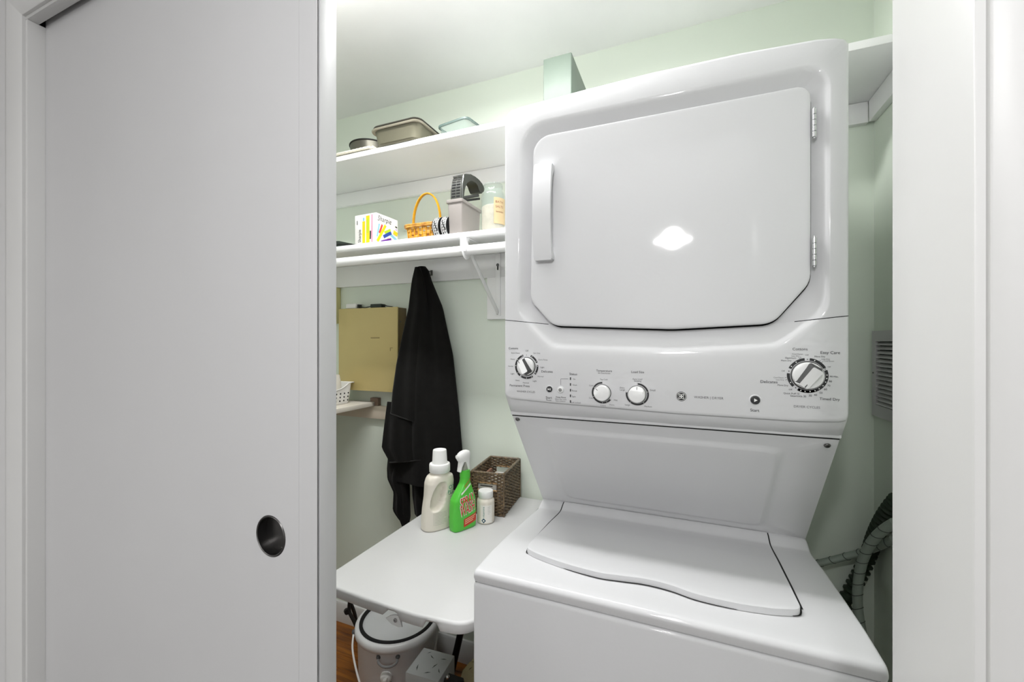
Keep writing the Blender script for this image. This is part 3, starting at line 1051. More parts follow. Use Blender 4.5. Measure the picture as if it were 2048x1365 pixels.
# clear storage box
CLEAR = mat('clear_plastic', (140, 160, 154), .1, alpha=.22, var=.0)
CLEARR = mat('clear_plastic_rim', (92, 112, 108), .25, alpha=.8, var=.0)
t = thing('clear_box', 'clear plastic storage box right of the baking pans on the upper shelf', 'box', (-.765, 1.40, S1T), R(-9))
def lbox_ring(w, d, z, r=.02):
    return [(p[0], p[1], z) for p in round_poly([(-w, -d), (w, -d), (w, d), (-w, d)], r, 5)]
b = B()
ring_loft(b, [lbox_ring(.058, .083, .0005), lbox_ring(.060, .085, .004), lbox_ring(.067, .092, .066), lbox_ring(.065, .090, .066), lbox_ring(.0585, .0835, .006)], True, True)
obj('box_body', b, CLEAR, t, raw=True)
b = B()
ring_loft(b, [lbox_ring(.0668, .0918, .062), lbox_ring(.071, .096, .064), lbox_ring(.071, .096, .070), lbox_ring(.0655, .0905, .070)], False, False)
obj('box_rim', b, CLEARR, t, raw=True)
for (dx, dy, dz, sx, sy, sz, col, lab) in ((.012, -.055, .0075, .024, .012, .044, (232, 222, 214), 'white and blue packet inside the clear box'), (-.022, -.05, .0075, .03, .02, .018, (206, 138, 120), 'reddish packet lying inside the clear box')):
    p = t.location + Euler((0, 0, R(-9))).to_matrix() @ Vector((dx, dy, dz))
    q = thing('packet', lab, 'packet', (p.x, p.y, p.z - E), R(-9))
    obj('packet_body', bx(-sx / 2, sx / 2, -sy / 2, sy / 2, 0, sz, .004), mat('packet_%d' % col[1], col, .5), q, raw=True)
    if col[1] == 222:
        obj('blue_print', bx(-.006, .008, -sy / 2 - .0004, -sy / 2, .012, .032), mat('blue_ink', (70, 90, 160), .5), q, raw=True)

# ================================================================== LOWER SHELF THINGS
# marker box
t = thing('marker_box', 'white cardboard box of markers with coloured marker pictures, on the lower shelf', 'box', (-1.139, 1.333, S2T), R(-3))
w, d, h = .0545, .0605, .119
obj('box_body', bx(-w, w, -d, d, .0004, h, .001), mat('white_card', (238, 236, 232), .5), t, raw=True)
obj('top_flap', bx(-w + .004, w - .012, -d + .004, d, h, h + .0012), mat('brown_card', (120, 96, 78), .7), t, raw=True)
def flat(bm, pts, face, off=.0005):
    """print on the box: face 'F' (front, -Y) coords (x,z); 'R' (right, +X) coords (y,z)."""
    vs = [bm.verts.new((p[0], -d - off, p[1]) if face == 'F' else (w + off, p[0], p[1])) for p in pts]
    bm.faces.new(vs)
YEL = mat('print_yellow', (226, 202, 20), .5, var=.06); LIME = mat('print_lime', (176, 206, 40), .5); PINK = mat('print_pink', (226, 150, 176), .5)
BLUE = mat('print_blue', (40, 74, 160), .5); SKY = mat('print_sky', (130, 190, 214), .5); PURP = mat('print_purple', (104, 44, 150), .5); ORNG = mat('print_orange', (240, 160, 40), .5); REDP = mat('print_red', (206, 70, 60), .5); PEACH = mat('print_peach', (246, 196, 120), .5)
def strip(name, face, p, q, wd, m, off=.0006):
    b = B()
    p = Vector(p); q = Vector(q)
    n = Vector((-(q - p).y, (q - p).x)).normalized() * wd / 2
    flat(b, [tuple(p - n), tuple(q - n), tuple(q + n), tuple(p + n)], face, off)
    return obj(name, b, m, t, raw=True, smooth=None)
strip('printed_marker', 'F', (-.008, .008), (-.008, .092), .014, YEL)
strip('printed_marker', 'F', (-.0085, .094), (-.0085, .106), .008, SKY)
strip('printed_marker', 'F', (.013, .008), (.013, .112), .018, YEL)
strip('printed_marker', 'F', (.0135, .045), (.0135, .100), .007, LIME, .0008)
strip('printed_marker', 'F', (.034, .008), (.034, .114), .007, PINK)
strip('printed_marker', 'F', (.026, .02), (.027, .052), .006, BLACKM, .001)
for p, q, wd, m in (((-.056, .028), (-.044, .080), .007, SKY), ((-.044, .044), (-.028, .080), .009, REDP), ((-.055, .010), (-.010, .082), .012, YEL), ((-.052, .010), (-.024, .056), .007, ORNG), ((-.016, .052), (.018, .070), .010, LIME),
                    ((-.022, .034), (.022, .060), .013, BLUE), ((.012, .054), (.056, .036), .011, SKY), ((-.034, .012), (.022, .034), .010, PURP), ((.000, .030), (.054, .022), .012, PEACH), ((.030, .016), (.054, .016), .010, YEL)):
    strip('printed_marker', 'R', p, q, wd, m, .0005 + random.random() * .0006)
strip('yellow_patch', 'R', (.034, .066), (.058, .060), .016, YEL, .0012)
strip('printed_mark', 'R', (.045, .090), (.056, .088), .005, BLACKM, .001)
strip('printed_mark', 'R', (.046, .079), (.055, .078), .005, mat('print_lilac', (196, 170, 220), .5), .001)
b = text_mesh('Sharpie')
xs_ = [v.co.x for v in b.verts]; sc_ = .074 / (max(xs_) - min(xs_))
for v in b.verts:
    v.co = Vector((w + .0009, -.054 + (v.co.x - min(xs_)) * sc_, .091 + v.co.y * sc_ * 1.15 + (v.co.x) * sc_ * .02 + .0))
    v.co.y += (v.co.z - .091) * .25
obj('lettering', b, mat('print_ink', (60, 58, 56), .5), t, raw=True, smooth=None, merge=False)
b = text_mesh('Sharpie')
sc_ = .050 / (max(xs_) - min(xs_))
for v in b.verts:
    v.co = Vector((-.029 - (v.co.y) * sc_ * 1.2 + .006, -d - .0008, .012 + (v.co.x - min(xs_)) * sc_))
obj('lettering', b, mat('print_ink', (60, 58, 56), .5), t, raw=True, smooth=None, merge=False)
obj('small_print', bx(-.044, -.040, -d - .0008, -d, .082, .098), GREYP, t, raw=True)

# golden splint basket
t = thing('splint_basket', 'small golden splint basket with a tall hoop handle on the lower shelf', 'basket', (-.922, 1.362, S2T))
def rrect(wx, wy, r, n):
    return resample(round_poly([(-wx, -wy), (wx, -wy), (wx, wy), (-wx, wy)], r, 5), n)
BH = .068
for k in range(5):
    z0 = .004 + k * .0128
    P = rrect(.056 + .008 * k / 5, .046 + .006 * k / 5, .018, 72)
    b = B()
    for zz in (0,):
        rings_ = []
        for i, p in enumerate(P):
            n_ = Vector((P[(i + 1) % 72].y - P[i - 1].y, -(P[(i + 1) % 72].x - P[i - 1].x))).normalized()
            wob = .0021 * math.sin(2 * PI * i / 6 + PI * k)
            rings_.append([((p + n_ * (wob + o_)).x, (p + n_ * (wob + o_)).y, zc) for o_, zc in ((-.0006, z0), (.0006, z0 + .0006), (.0009, z0 + .006), (.0006, z0 + .0112), (-.0006, z0 + .0118))])
        rings_.append(rings_[0])
        ring_loft(b, rings_, closed=False)
    obj('splint_band', b, SPLINT, t, raw=True)
P = rrect(.058, .048, .018, 24)
for i, p in enumerate(P):
    q = Vector((p.x * 1.10, p.y * 1.10))
    b = B(); tube(b, [(p.x, p.y, .001), ((p.x + q.x) / 2, (p.y + q.y) / 2, BH / 2), (q.x, q.y, BH)], .0028, 6, flat=.5)
    obj('stake', b, SPLINTY, t, raw=True)
for dz, rr_ in ((.066, .0042), (.060, .0036)):
    b = B(); tube(b, [(p.x * 1.09, p.y * 1.09, dz) for p in rrect(.064, .052, .018, 60)], rr_, 8, closed=True, flat=.8)
    obj('rim', b, SPLINT, t, raw=True)
b = B(); box(b, -.053, .053, -.043, .043, .0006, .003); obj('basket_base', b, SPLINT, t, raw=True)
b = B()
hp = [(-.0615, 0, .035)] + [(-.0615 * math.cos(R(a)), .0, .085 + .113 * math.sin(R(a))) for a in range(0, 181, 9)] + [(.0615, 0, .035)]
tube(b, hp, .0072, 8, flat=.5)
obj('hoop_handle', b, SPLINTY, t, raw=True)

# tape rolls on edge
for i, (x, m2) in enumerate(((-.8215, 0), (-.7885, 0))):
    rt = thing('tape_roll', ['black and white printed tape roll on edge beside the golden basket', 'black and white printed tape roll on edge against the grey bin'][i], 'tape', (x, 1.302, S2T))
    r_ = .0375
    b = B(); lathe(b, [(.019, -.0135), (r_, -.0135), (r_ + .0004, -.012), (r_ + .0004, .012), (r_, .0135), (.019, .0135), (.019, -.0135)], (x, 1.302, S2T + r_ + .0005), 48, False, False, 'X')
    obj('roll_body', b, BLACKM, rt)
    b = B()
    for k, (xx, ww) in enumerate(((-.0095, .0018), (-.005, .0012), (-.0018, .0020), (.0022, .0014), (.0062, .0022), (.0098, .0012))):
        for s in range(26):
            if (s * 7 + k * 3) % 5 == 0 and k not in (0, 5):
                continue
            a0 = 2 * PI * s / 26; a1 = a0 + 2 * PI / 26 * (1 if k in (0, 5) else .8)
            q = []
            for aa, xa in ((a0, xx), (a1, xx), (a1, xx + ww), (a0, xx + ww)):
                q.append(b.verts.new((x + xa, 1.302 + (r_ + .0007) * math.cos(aa), S2T + r_ + .0005 + (r_ + .0007) * math.sin(aa))))
            b.faces.new(q)
    obj('printed_band', b, WHITEM, rt, smooth=None, kind='stuff')
t = thing('tape_roll', 'yellow tape roll on edge behind the black and white rolls', 'tape', (-.812, 1.395, S2T))
b = B(); lathe(b, [(.024, -.02), (.047, -.02), (.047, .02), (.024, .02), (.024, -.02)], (-.812, 1.395, S2T + .0475), 40, False, False, 'X')
obj('roll_body', b, mat('yellow_tape', (222, 196, 40), .45), t)
t = thing('paper_sheet', 'pale green folded card leaning behind the grey bin', 'card', (-.825, 1.475, S2T))
b = B()
prism(b, [(-.885, S2T + .121), (-.79, S2T + .128), (-.79, S2T + .001), (-.80, S2T + .001), (-.815, S2T + .075), (-.883, S2T + .118)], 'Y', 1.470, 1.473)
obj('card_body', b, mat('pale_green_card', (206, 216, 196), .6), t)
b = B(); tube(b, [(-.884, 1.4690, S2T + .118), (-.816, 1.4690, S2T + .075), (-.803, 1.4690, S2T + .001)], .0016, 6); obj('card_edge', b, BLACKP, t)

# grey bin with a black gadget standing in it
t = thing('grey_bin', 'narrow grey plastic bin on the lower shelf holding a black vented gadget', 'bin', (-.745, 1.342, S2T))
x0, x1, y0, y1, hh = -.0285, .0285, -.072, .072, .124
def rb(d, z, r=.006):
    return [(p[0], p[1], z) for p in round_poly([(x0 + d, y0 + d), (x1 - d, y0 + d), (x1 - d, y1 - d), (x0 + d, y1 - d)], r, 4)]
b = B()
ring_loft(b, [rb(.005, .0004), rb(.0035, .003), rb(0, hh - .012), rb(-.0042, hh - .011), rb(-.005, hh - .008), rb(-.005, hh - .002), rb(-.003, hh), rb(.0016, hh), rb(.005, .004)], True, True)
obj('bin_body', b, GREYBIN, t, raw=True)
gt = thing('handheld_gadget', 'black handheld gadget with vent slots and a loop grip, standing in the grey bin', 'tool', (-.745, 1.34, S2T + .006))
gp = [(1.276, .400), (1.276, .48), (1.278, .53), (1.284, .566), (1.296, .586), (1.316, .5985), (1.345, .608), (1.385, .6145), (1.415, .614), (1.440, .609), (1.458, .5985), (1.4625, .588), (1.452, .578), (1.441, .5685), (1.428, .566),
      (1.418, .5655), (1.414, .576), (1.404, .588), (1.388, .5935), (1.362, .592), (1.338, .583), (1.318, .569), (1.304, .549), (1.297, .528), (1.294, .500), (1.292, .400)]
b = B()
gb2 = []
for x, sc in ((-.766, .0025), (-.7635, .0), (-.7215, .0), (-.719, .0025)):
    gb2.append([(x, p[0], p[1]) for p in [(q[0], q[1]) for q in gp]])
prism(b, [(p[0], p[1]) for p in gp], 'X', -.765, -.722, .003)
obj('gadget_body', b, mat('gadget_plastic', (62, 64, 58), .45, var=.06), gt)
vents = B()
for k in range(8):
    z = .505 + k * .0105
    for xa in (-.7605, -.7425):
        yk = 1.2758 if z < .48 else (1.276 + (z - .48) * .04 if z < .53 else 1.278 + (z - .53) * .17)
        q = B()
        box(q, xa, xa + .0145, yk - .0009, yk + .002, z, z + .0052, .0004, 1)
        obj('vent_slot', q, GAP if k < 5 else NICKEL, gt)
b = B()
tube(b, [(-.7215, 1.285, .5), (-.7205, 1.282, .545), (-.7212, 1.292, .585)], .0012, 6); obj('chrome_edge', b, CHROME, gt)
for (p, q, rr2, m) in (((-.735, 1.288, .503), (-.735, 1.432, .560), .006, DARKGREY), ((-.728, 1.290, .494), (-.728, 1.428, .545), .0045, BLACKM)):
    b = B(); tube(b, [p, q], rr2, 8, flat=.6); obj('lower_arm', b, m, gt)
vents.free()

# glass jar
GLASS = mat('jar_glass', (150, 166, 158), .03, alpha=.15, var=0, coat=.5)
jx, jy = -.617, 1.315
t = thing('glass_jar', 'open glass jar half filled with white salts, at the right end of the lower shelf', 'jar', (jx, jy, S2T))
b = B()
lathe(b, [(.036, S2T + .0004), (.0405, S2T + .004), (.0415, S2T + .012), (.0415, .500), (.0385, .512), (.0325, .520), (.032, .526), (.034, .528), (.034, .532), (.0322, .534), (.034, .536), (.034, .540), (.0325, .542), (.0305, .542), (.0300, .522), (.0365, .510), (.0392, .499), (.0392, S2T + .012), (.036, S2T + .005)], (jx, jy, 0), 48)
obj('jar_glass', b, GLASS, t)
b = B(); lathe(b, [(.036, S2T + .0055), (.0388, S2T + .013), (.0388, .463), (.030, .468), (.012, .466)], (jx, jy, 0), 40)
obj('jar_filling', b, mat('bath_salt', (206, 196, 180), .8, var=.08, vscale=60, bump=.4, bscale=90), t)
b = B()
a0, a1 = -62, 8
rows_ = []
for k in range(13):
    a = R(a0 + (a1 - a0) * k / 12)
    rows_.append([(jx + r_ * math.cos(a), jy + r_ * math.sin(a), z) for r_, z in ((.0417, .398), (.0421, .398), (.0421, .487), (.0417, .487))])
ring_loft(b, rows_, closed=True)
obj('jar_label', b, mat('label_paper', (186, 166, 128), .7, var=.06), t)
def jar_print(txt, z, hgt, aw0, aw1, m):
    q = text_mesh(txt)
    xs2 = [v.co.x for v in q.verts]
    for v in q.verts:
        f = (v.co.x - min(xs2)) / (max(xs2) - min(xs2))
        a = R(aw0 + (aw1 - aw0) * f)
        v.co = Vector((jx + .0424 * math.cos(a), jy + .0424 * math.sin(a), z + v.co.y * hgt))
    obj('lettering', q, m, t, smooth=None, merge=False)
RUST = mat('rust_ink', (120, 70, 50), .6)
jar_print('BATH', .468, .011, -54, -14, RUST)
jar_print('SALTS', .452, .011, -54, -14, RUST)
jar_print('lavender', .436, .009, -52, -12, RUST)
for k, (a, z, rr3) in enumerate(((-100, .386, .009), (-128, .384, .008), (-76, .384, .008), (-62, .404, .010), (-150, .385, .008))):
    b = B()
    bmesh.ops.create_icosphere(b, subdivisions=2, radius=rr3)
    for v in b.verts:
        v.co = Vector((v.co.x * 1.2 + jx + .030 * math.cos(R(a)), v.co.y * .8 + jy + .030 * math.sin(R(a)), v.co.z + z))
    q = obj('pebble', b, [mat('shell_grey', (120, 108, 96), .5, var=.2, vscale=60), mat('shell_yellow', (188, 170, 96), .5, var=.2, vscale=60)][k % 2], t)

# black folded pouch at the left end
t = thing('black_case', 'flat black case at the left end of the lower shelf, mostly behind the door', 'case', (-1.30, 1.32, S2T))
b = B()
prism(b, [(-1.45, S2T + .0005), (-1.187, S2T + .0005), (-1.19, S2T + .006), (-1.27, S2T + .026), (-1.45, S2T + .036)], 'Y', 1.265, 1.40, .003)
obj('case_body', b, mat('dark_green_cloth', (44, 54, 46), .7), t)
b = B(); tube(b, [(-1.45, 1.263, S2T + .018), (-1.27, 1.263, S2T + .013), (-1.195, 1.263, S2T + .004)], .002, 6); obj('zip', b, BLACKM, t)

# ================================================================== BACK WALL
# tan metal box
t = thing('metal_cabinet', 'tan metal wall cabinet on the back wall left of the black jacket', 'cabinet', (-1.322, 1.517, -.222))
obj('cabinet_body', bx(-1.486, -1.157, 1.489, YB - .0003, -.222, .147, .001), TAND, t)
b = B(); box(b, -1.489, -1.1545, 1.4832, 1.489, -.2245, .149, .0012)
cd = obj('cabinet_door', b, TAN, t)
b = B(); box(b, -1.300, -1.252, 1.4815, 1.4834, .0115, .0165, .0006); obj('pull_slot', b, mat('tan_shadow', (150, 132, 84), .5), cd)
b = B(); box(b, -1.194, -1.180, 1.4815, 1.4834, -.0315, -.0285, .0006); box(b, -1.194, -1.191, 1.4815, 1.4834, -.0435, -.0315, .0006); obj('latch', b, mat('tan_shadow', (150, 132, 84), .5), cd)
for z in (.085, .03, -.11):
    b = B(); lathe(b, [(.003, 0), (.0026, .002)], (0, 0, 0), 10, True, True, 'X')
    bmesh.ops.transform(b, matrix=Matrix.Translation((-1.1555, 1.505 if z != .03 else 1.525, z)), verts=b.verts)
    obj('screw', b, NICKEL, t)
t = thing('power_brick', 'small black power brick lying on top of the tan cabinet', 'adapter', (-1.280, 1.510, .1495))
b = B(); box(b, -1.312, -1.252, 1.492, 1.525, .1495, .1665, .003); obj('brick_body', b, mat('dark_green_plastic', (44, 52, 44), .5), t)
b = B(); tube(b, smooth_path([(-1.312, 1.508, .158), (-1.33, 1.506, .156), (-1.352, 1.504, .1525), (-1.375, 1.505, .156)], 5), .0021, 6)
tube(b, smooth_path([(-1.252, 1.508, .158), (-1.240, 1.508, .160), (-1.230, 1.508, .156), (-1.20, 1.508, .152)], 5), .0021, 6)
obj('cable', b, BLACKP, t, kind='stuff')
t = thing('network_box', 'small white box on the tan cabinet beside the power brick', 'box', (-1.425, 1.512, .1495))
obj('box_body', bx(-1.452, -1.392, 1.490, 1.535, .1495, .172, .003), WHITEM, t)
obj('socket', bx(-1.392, -1.384, 1.497, 1.520, .1515, .168, .001), BLACKP, t)
# cream conduit cover left of the cabinet
t = thing('wall_conduit', 'cream plastic cable cover on the back wall at the left edge, above the tan cabinet', 'cable cover', (-1.57, 1.535, .084))
obj('cover_body', bx(-1.605, -1.541, 1.520, YB - .0003, .084, .2565, .003), mat('cream_plastic', (214, 208, 150), .5), t)
b = B(); lathe(b, [(.008, 0), (.007, .004), (.003, .005)], (-1.552, 1.520, .128), 14, False, True, 'Y'); obj('clip', b, mat('pale_clip', (206, 214, 190), .5), t)
# side shelf on the left with its cleat
t = thing('side_shelf', 'small white side shelf at the left carrying a white perforated basket', 'shelf', (-1.53, 1.25, -.298))
obj('shelf_board', bx(XLW + .001, -1.3195, .90, YB - .0205, -.298, -.279, .0012), mat('cream_white_paint', (226, 220, 208), .45, var=.02), t)
struct('trim_12', bx(XLW + .001, -.93, YB - .019, YB - .0003, -.357, -.2985, .001), CREAM)
obj('end_block', bx(-1.345, -1.300, YB - .020, YB - .0003, -.2983, -.262, .001), mat('brown_cleat', (128, 108, 92), .6), t)
# perforated basket on it
t = thing('plastic_basket', 'white perforated plastic basket with curved rim, on the side shelf', 'basket', (-1.465, 1.362, -.2785))
hx, hy, bh = .083, .103, .092
def pb(dx, z, r=.018, dip=False):
    out = []
    P = resample(round_poly([(-hx + dx, -hy + dx), (hx - dx, -hy + dx), (hx - dx, hy - dx), (-hx + dx, hy - dx)], r, 6), 96)
    for p in P:
        zz = z
        if dip and abs(p.y) < .072 and abs(p.x) > hx * .7:
            zz = z - .026 * math.cos(p.y / .072 * PI / 2) ** .8
        out.append((p.x, p.y, zz))
    return out
b = B()
ring_loft(b, [pb(.014, .0006), pb(.011, .004), pb(.006, .045), pb(.002, bh, dip=True), pb(.0042, bh, dip=True), pb(.0082, .045), pb(.013, .005)], True, True)
obj('basket_body', b, WHITEM, t, raw=True)
b = B()
for (a, c) in ((-1, 1),):
    pts = [Vector(p) for p in pb(.001, bh, dip=True)]
    tube(b, pts, .0022, 6, closed=True)
obj('rim', b, WHITEM, t, raw=True)
b = B(); box(b, -.05, .07, hy - .004, hy + .018, bh - .003, bh + .001, .001); obj('rim_tab', b, WHITEM, t, raw=True)
hb_ = {}
for rowz in (.016, .032, .048):
    for k in range(8):
        yy_ = -.082 + k * .0225
        dx = .0125 - rowz * .13
        q = B(); lathe(q, [(.0033, 0), (.0033, .0012)], (0, 0, 0), 10, True, True, 'X')
        bmesh.ops.transform(q, matrix=Matrix.Translation((hx - dx + .0009, yy_, rowz)), verts=q.verts)
        obj('hole', q, GAP, t, raw=True)
t = thing('white_bag', 'crumpled white bag standing in the perforated basket', 'bag', (-1.455, 1.375, -.272))
b = B()
rows_ = []
for k in range(9):
    z = .001 + k * .0165
    f = 1 - .1 * (k / 8) ** 2
    ring_ = []
    for i in range(28):
        a = 2 * PI * i / 28
        c_, s_ = math.cos(a), math.sin(a)
        r_x = .045 * f * (abs(c_) ** .5) * (1 if c_ > 0 else -1) + .003 * math.sin(3 * a + k)
        r_y = .062 * f * (abs(s_) ** .5) * (1 if s_ > 0 else -1) + .002 * math.sin(5 * a - k)
        ring_.append((r_x, r_y, z - (.012 * (r_y + .06) / .12 if k > 6 else 0)))
    rows_.append(ring_)
ring_loft(b, rows_, True, True)
obj('bag_body', b, mat('white_bag_film', (236, 232, 222), .5, var=.02), t, raw=True)
t = thing('dark_card', 'dark card in front of the white bag in the perforated basket', 'card', (-1.398, 1.305, -.272))
b = B()
prism(b, [(-.060, .002), (.030, .002), (.028, .105), (.012, .125), (-.060, .125)], 'X', -.003, .003)
obj('card_body', b, mat('dark_olive_card', (48, 46, 26), .6), t, raw=True)
b = B(); prism(b, [(-.060, .105), (-.030, .105), (-.035, .150), (-.060, .150)], 'X', -.0055, -.0032)
obj('red_flap', b, mat('red_orange', (206, 84, 40), .5), t, raw=True)

# hook and jacket
t = thing('wall_hook', 'small metal hook in the white cleat behind the black jacket', 'hook', (-1.012, 1.528, .285))
b = B(); tube(b, smooth_path([(-1.012, 1.531, .298), (-1.012, 1.515, .298), (-1.012, 1.480, .290), (-1.012, 1.472, .296)], 5), .0026, 8); obj('hook_wire', b, NICKEL, t)
obj('hook_plate', bx(-1.0175, -1.0065, 1.5285, 1.531, .282, .306, .0008), NICKEL, t)
CLOTH = mat('black_fleece', (17, 16, 15), .95, var=.15, vscale=30, bump=.25, bscale=320, sheen=.08, spec=.15)
CLOTH2 = mat('black_fleece_hem', (24, 23, 22), .95, var=.2, vscale=60, spec=.15, sheen=.3)
jk = thing('jacket', 'black fleece jacket hanging from a hook on the white cleat', 'jacket', (-1.02, 1.50, -.78))
def interp(tab, z):
    if z >= tab[0][0]:
        return tab[0][1:]
    for a, c in zip(tab, tab[1:]):
        if z >= c[0]:
            t_ = (z - a[0]) / (c[0] - a[0])
            t_ = t_
            return tuple(p + (q - p) * t_ for p, q in zip(a[1:], c[1:]))
    return tab[-1][1:]
def cloth(bm, tab, yback, bulge, folds, nz=44, nx=36, ridges=None, zcut=None):
    z0, z1 = tab[0][0], tab[-1][0]
    rings_ = []
    for k in range(nz + 1):
        z = z0 + (z1 - z0) * k / nz
        xl, xr, = interp(tab, z)[:2]
        fz = min(1, k / nz * 3)
        front = []; back = []
        for i in range(nx + 1):
            u = i / nx
            x = xl + (xr - xl) * u
            prof_ = math.sin(PI * min(max(u, .0), 1)) ** .55
            fy = yback - .006 - bulge * prof_ * (.35 + .65 * fz)
            for (amp, f, ph, sl) in folds:
                fy += amp * fz * prof_ * math.sin(2 * PI * f * u + ph + sl * (z - z0))
            front.append((x, fy, zcut(u, z, k / nz) if zcut else z))
            back.append((x, yback - .003 * prof_, zcut(u, z, k / nz) if zcut else z))
        rings_.append(front + list(reversed(back)))
    ring_loft(bm, rings_, True, True)
b = B()
cloth(b, [(.313, -1.040, -1.008), (.300, -1.046, -.993), (.253, -1.0555, -.978), (.139, -1.076, -.924), (.035, -1.106, -.899), (-.056, -1.128, -.8755), (-.179, -1.157, -.860), (-.279, -1.172, -.8474), (-.45, -1.200, -.8313), (-.56, -1.198, -.826), (-.60, -1.190, -.826)],
      1.481, .034, [(.007, 1.6, .4, 2.2), (.004, 2.9, 1.1, -3), (.0015, 5, .2, 5)])
obj('jacket_body', b, CLOTH, jk, smooth=R(70))
b = B()   # front sleeve panel
cloth(b, [(.306, -1.034, -1.012), (.25, -1.050, -.990), (.139, -1.066, -.975), (.02, -1.098, -.990), (-.10, -1.128, -.998), (-.22, -1.148, -1.008), (-.318, -1.158, -1.0135)], 1.447, .010, [(.004, 1.2, .4, 3)], 26, 22,
      zcut=lambda u, z, k: z + (.028 * (1 - u) - .017) * k ** 3)
obj('sleeve', b, CLOTH, jk, smooth=R(70))
b = B()
tube(b, [(-1.158 + .1445 * k / 12, 1.440 - .010 * math.sin(PI * k / 12) ** .6, -.3065 - .0285 * k / 12) for k in range(13)], .0026, 8, flat=.6); obj('hem', b, CLOTH2, jk)
b = B()   # lower panel
cloth(b, [(-.26, -1.178, -1.000), (-.40, -1.200, -.985), (-.455, -1.2075, -.985), (-.475, -1.190, -.988), (-.505, -1.166, -.992)], 1.450, .010, [(.006, 1.2, 2.0, 2), (.003, 3, 0, 5)], 18, 22,
      zcut=lambda u, z, k: z + (.030 * u - .012) * k ** 3)
obj('lower_panel', b, CLOTH, jk, smooth=R(70))
b = B()
tube(b, [(-1.165 + .172 * k / 12, 1.443 - .010 * math.sin(PI * k / 12) ** .6, -.518 + .031 * k / 12) for k in range(13)], .0026, 8, flat=.6); obj('hem', b, CLOTH2, jk)
b = B()
tube(b, smooth_path([(-.990, 1.441, -.40), (-.958, 1.441, -.452), (-.925, 1.443, -.50), (-.895, 1.446, -.535)], 4), .0018, 8, flat=.6); obj('hem', b, CLOTH2, jk)
b = B()   # left tail
cloth(b, [(-.47, -1.196, -1.05), (-.56, -1.205, -1.075), (-.598, -1.2028, -1.089), (-.653, -1.166, -1.087), (-.729, -1.170, -1.085), (-.752, -1.150, -1.084), (-.782, -1.114, -1.092)], 1.481, .022, [(.006, 2, 0, 6), (.003, 4, 0, 9)], 26, 18)
obj('left_tail', b, CLOTH, jk, smooth=R(70))
b = B()   # right tail
cloth(b, [(-.50, -1.085, -.93), (-.56, -1.078, -.955), (-.66, -1.0735, -.97), (-.735, -1.060, -.98), (-.742, -1.048, -1.00)], 1.484, .022, [(.006, 2, 1, 6)], 20, 16)
obj('right_tail', b, CLOTH, jk, smooth=R(70))

# wall vent
t = thing('wall_vent', 'white louvred vent grille on the right wall behind the dryer', 'vent', (.507, 1.37, -.215))
vy0, vy1, vz0, vz1 = 1.175, 1.527, -.215, .029
b = B()
xo, xi = .5025, XR - .0003
sl0, sl1, sz0, sz1 = vy0 + .028, vy1 - .024, vz0 + .033, vz1 - .030
for (a0, a1, c0, c1) in ((vy0, vy1, vz0, sz0), (vy0, vy1, sz1, vz1), (vy0, sl0, sz0, sz1), (sl1, vy1, sz0, sz1)):
    box(b, xo, xi, a0, a1, c0, c1)
VENTM = mat('vent_enamel', (206, 204, 206), .45, var=.02)
obj('vent_frame', b, VENTM, t, merge=True)
obj('vent_back', bx(XR - .002, XR - .0004, sl0, sl1, sz0, sz1), GAP, t)
sm = None
for k in range(15):
    zc = sz0 + (k + .5) * (sz1 - sz0) / 15
    if sm is None:
        b = B()
        prism(b, [(.5030, -.0045), (.5038, -.0050), (.5118, .0042), (.5110, .0046)], 'Y', sl0, sl1)
        bmesh.ops.translate(b, verts=b.verts, vec=(0, 0, -E))
        slat = obj('slat', b, VENTM, t, smooth=None)
        sm = slat.data
        slat.location.z = zc + E               # mesh was built around height 0
    else:
        s2 = slat.copy(); COL.objects.link(s2); s2.parent = t
        s2.location.z = zc + E
b = B(); box(b, xo - .001, xo + .001, vy1 - .012, vy1 - .003, -.094, -.090, .0005); obj('lever', b, NICKEL, t)

# ================================================================== FOLDING TABLE
TZ = -.61
t = thing('folding_table', 'small white plastic folding table with dark steel legs, left of the washer', 'table', (-.64, 1.15, ZF))
tx0, tx1, ty0, ty1 = -.862, -.4175, .779, 1.524
def tbl(d, r):
    P = round_poly([(tx0 + d, ty0 + .012 + d), (-.70, ty0 + .002 + d), (-.56, ty0 - .002 + d), (tx1 - d, ty0 + .012 + d), (tx1 - d, ty1 - d), (tx0 + d, ty1 - d)], [.055, .3, .3, .055, .03, .03], 10)
    return P
NT = 260
def trs(d):
    return resample(tbl(d, 0), NT)
def notch(x, y):
    if y > ty0 + .03:
        return 0
    z = 0
    for a, c in ((-.648, -.606), (-.540, -.500)):
        m = (a + c) / 2; hw = (c - a) / 2
        q = (x - m) / hw
        if abs(q) < 1:
            z = max(z, .0165 * (1 - q ** 6))
    return z
LIPB = TZ - .031
b = B()
o0 = trs(0); o1 = trs(.002); o2 = trs(.006); o3 = trs(.011); i0 = trs(.006)
ib = trs(.0095)
ring_loft(b, [[(p.x, p.y, LIPB + .004 + notch(p.x, p.y)) for p in ib], [(p.x, p.y, LIPB + notch(p.x, p.y)) for p in trs(.0065)], [(p.x, p.y, LIPB + .0025 + notch(p.x, p.y)) for p in trs(.0045)], [(p.x, p.y, TZ - .007) for p in o0], [(p.x, p.y, TZ - .0032) for p in trs(.0008)],
              [(p.x, p.y, TZ - .0008) for p in trs(.003)], [(p.x, p.y, TZ) for p in trs(.0065)]], False, True)
ring_loft(b, [[(p.x, p.y, LIPB + .004 + notch(p.x, p.y)) for p in ib], [(p.x, p.y, TZ - .012) for p in ib]], False, True)
obj('tabletop', b, TABLEP, t, smooth=R(50))
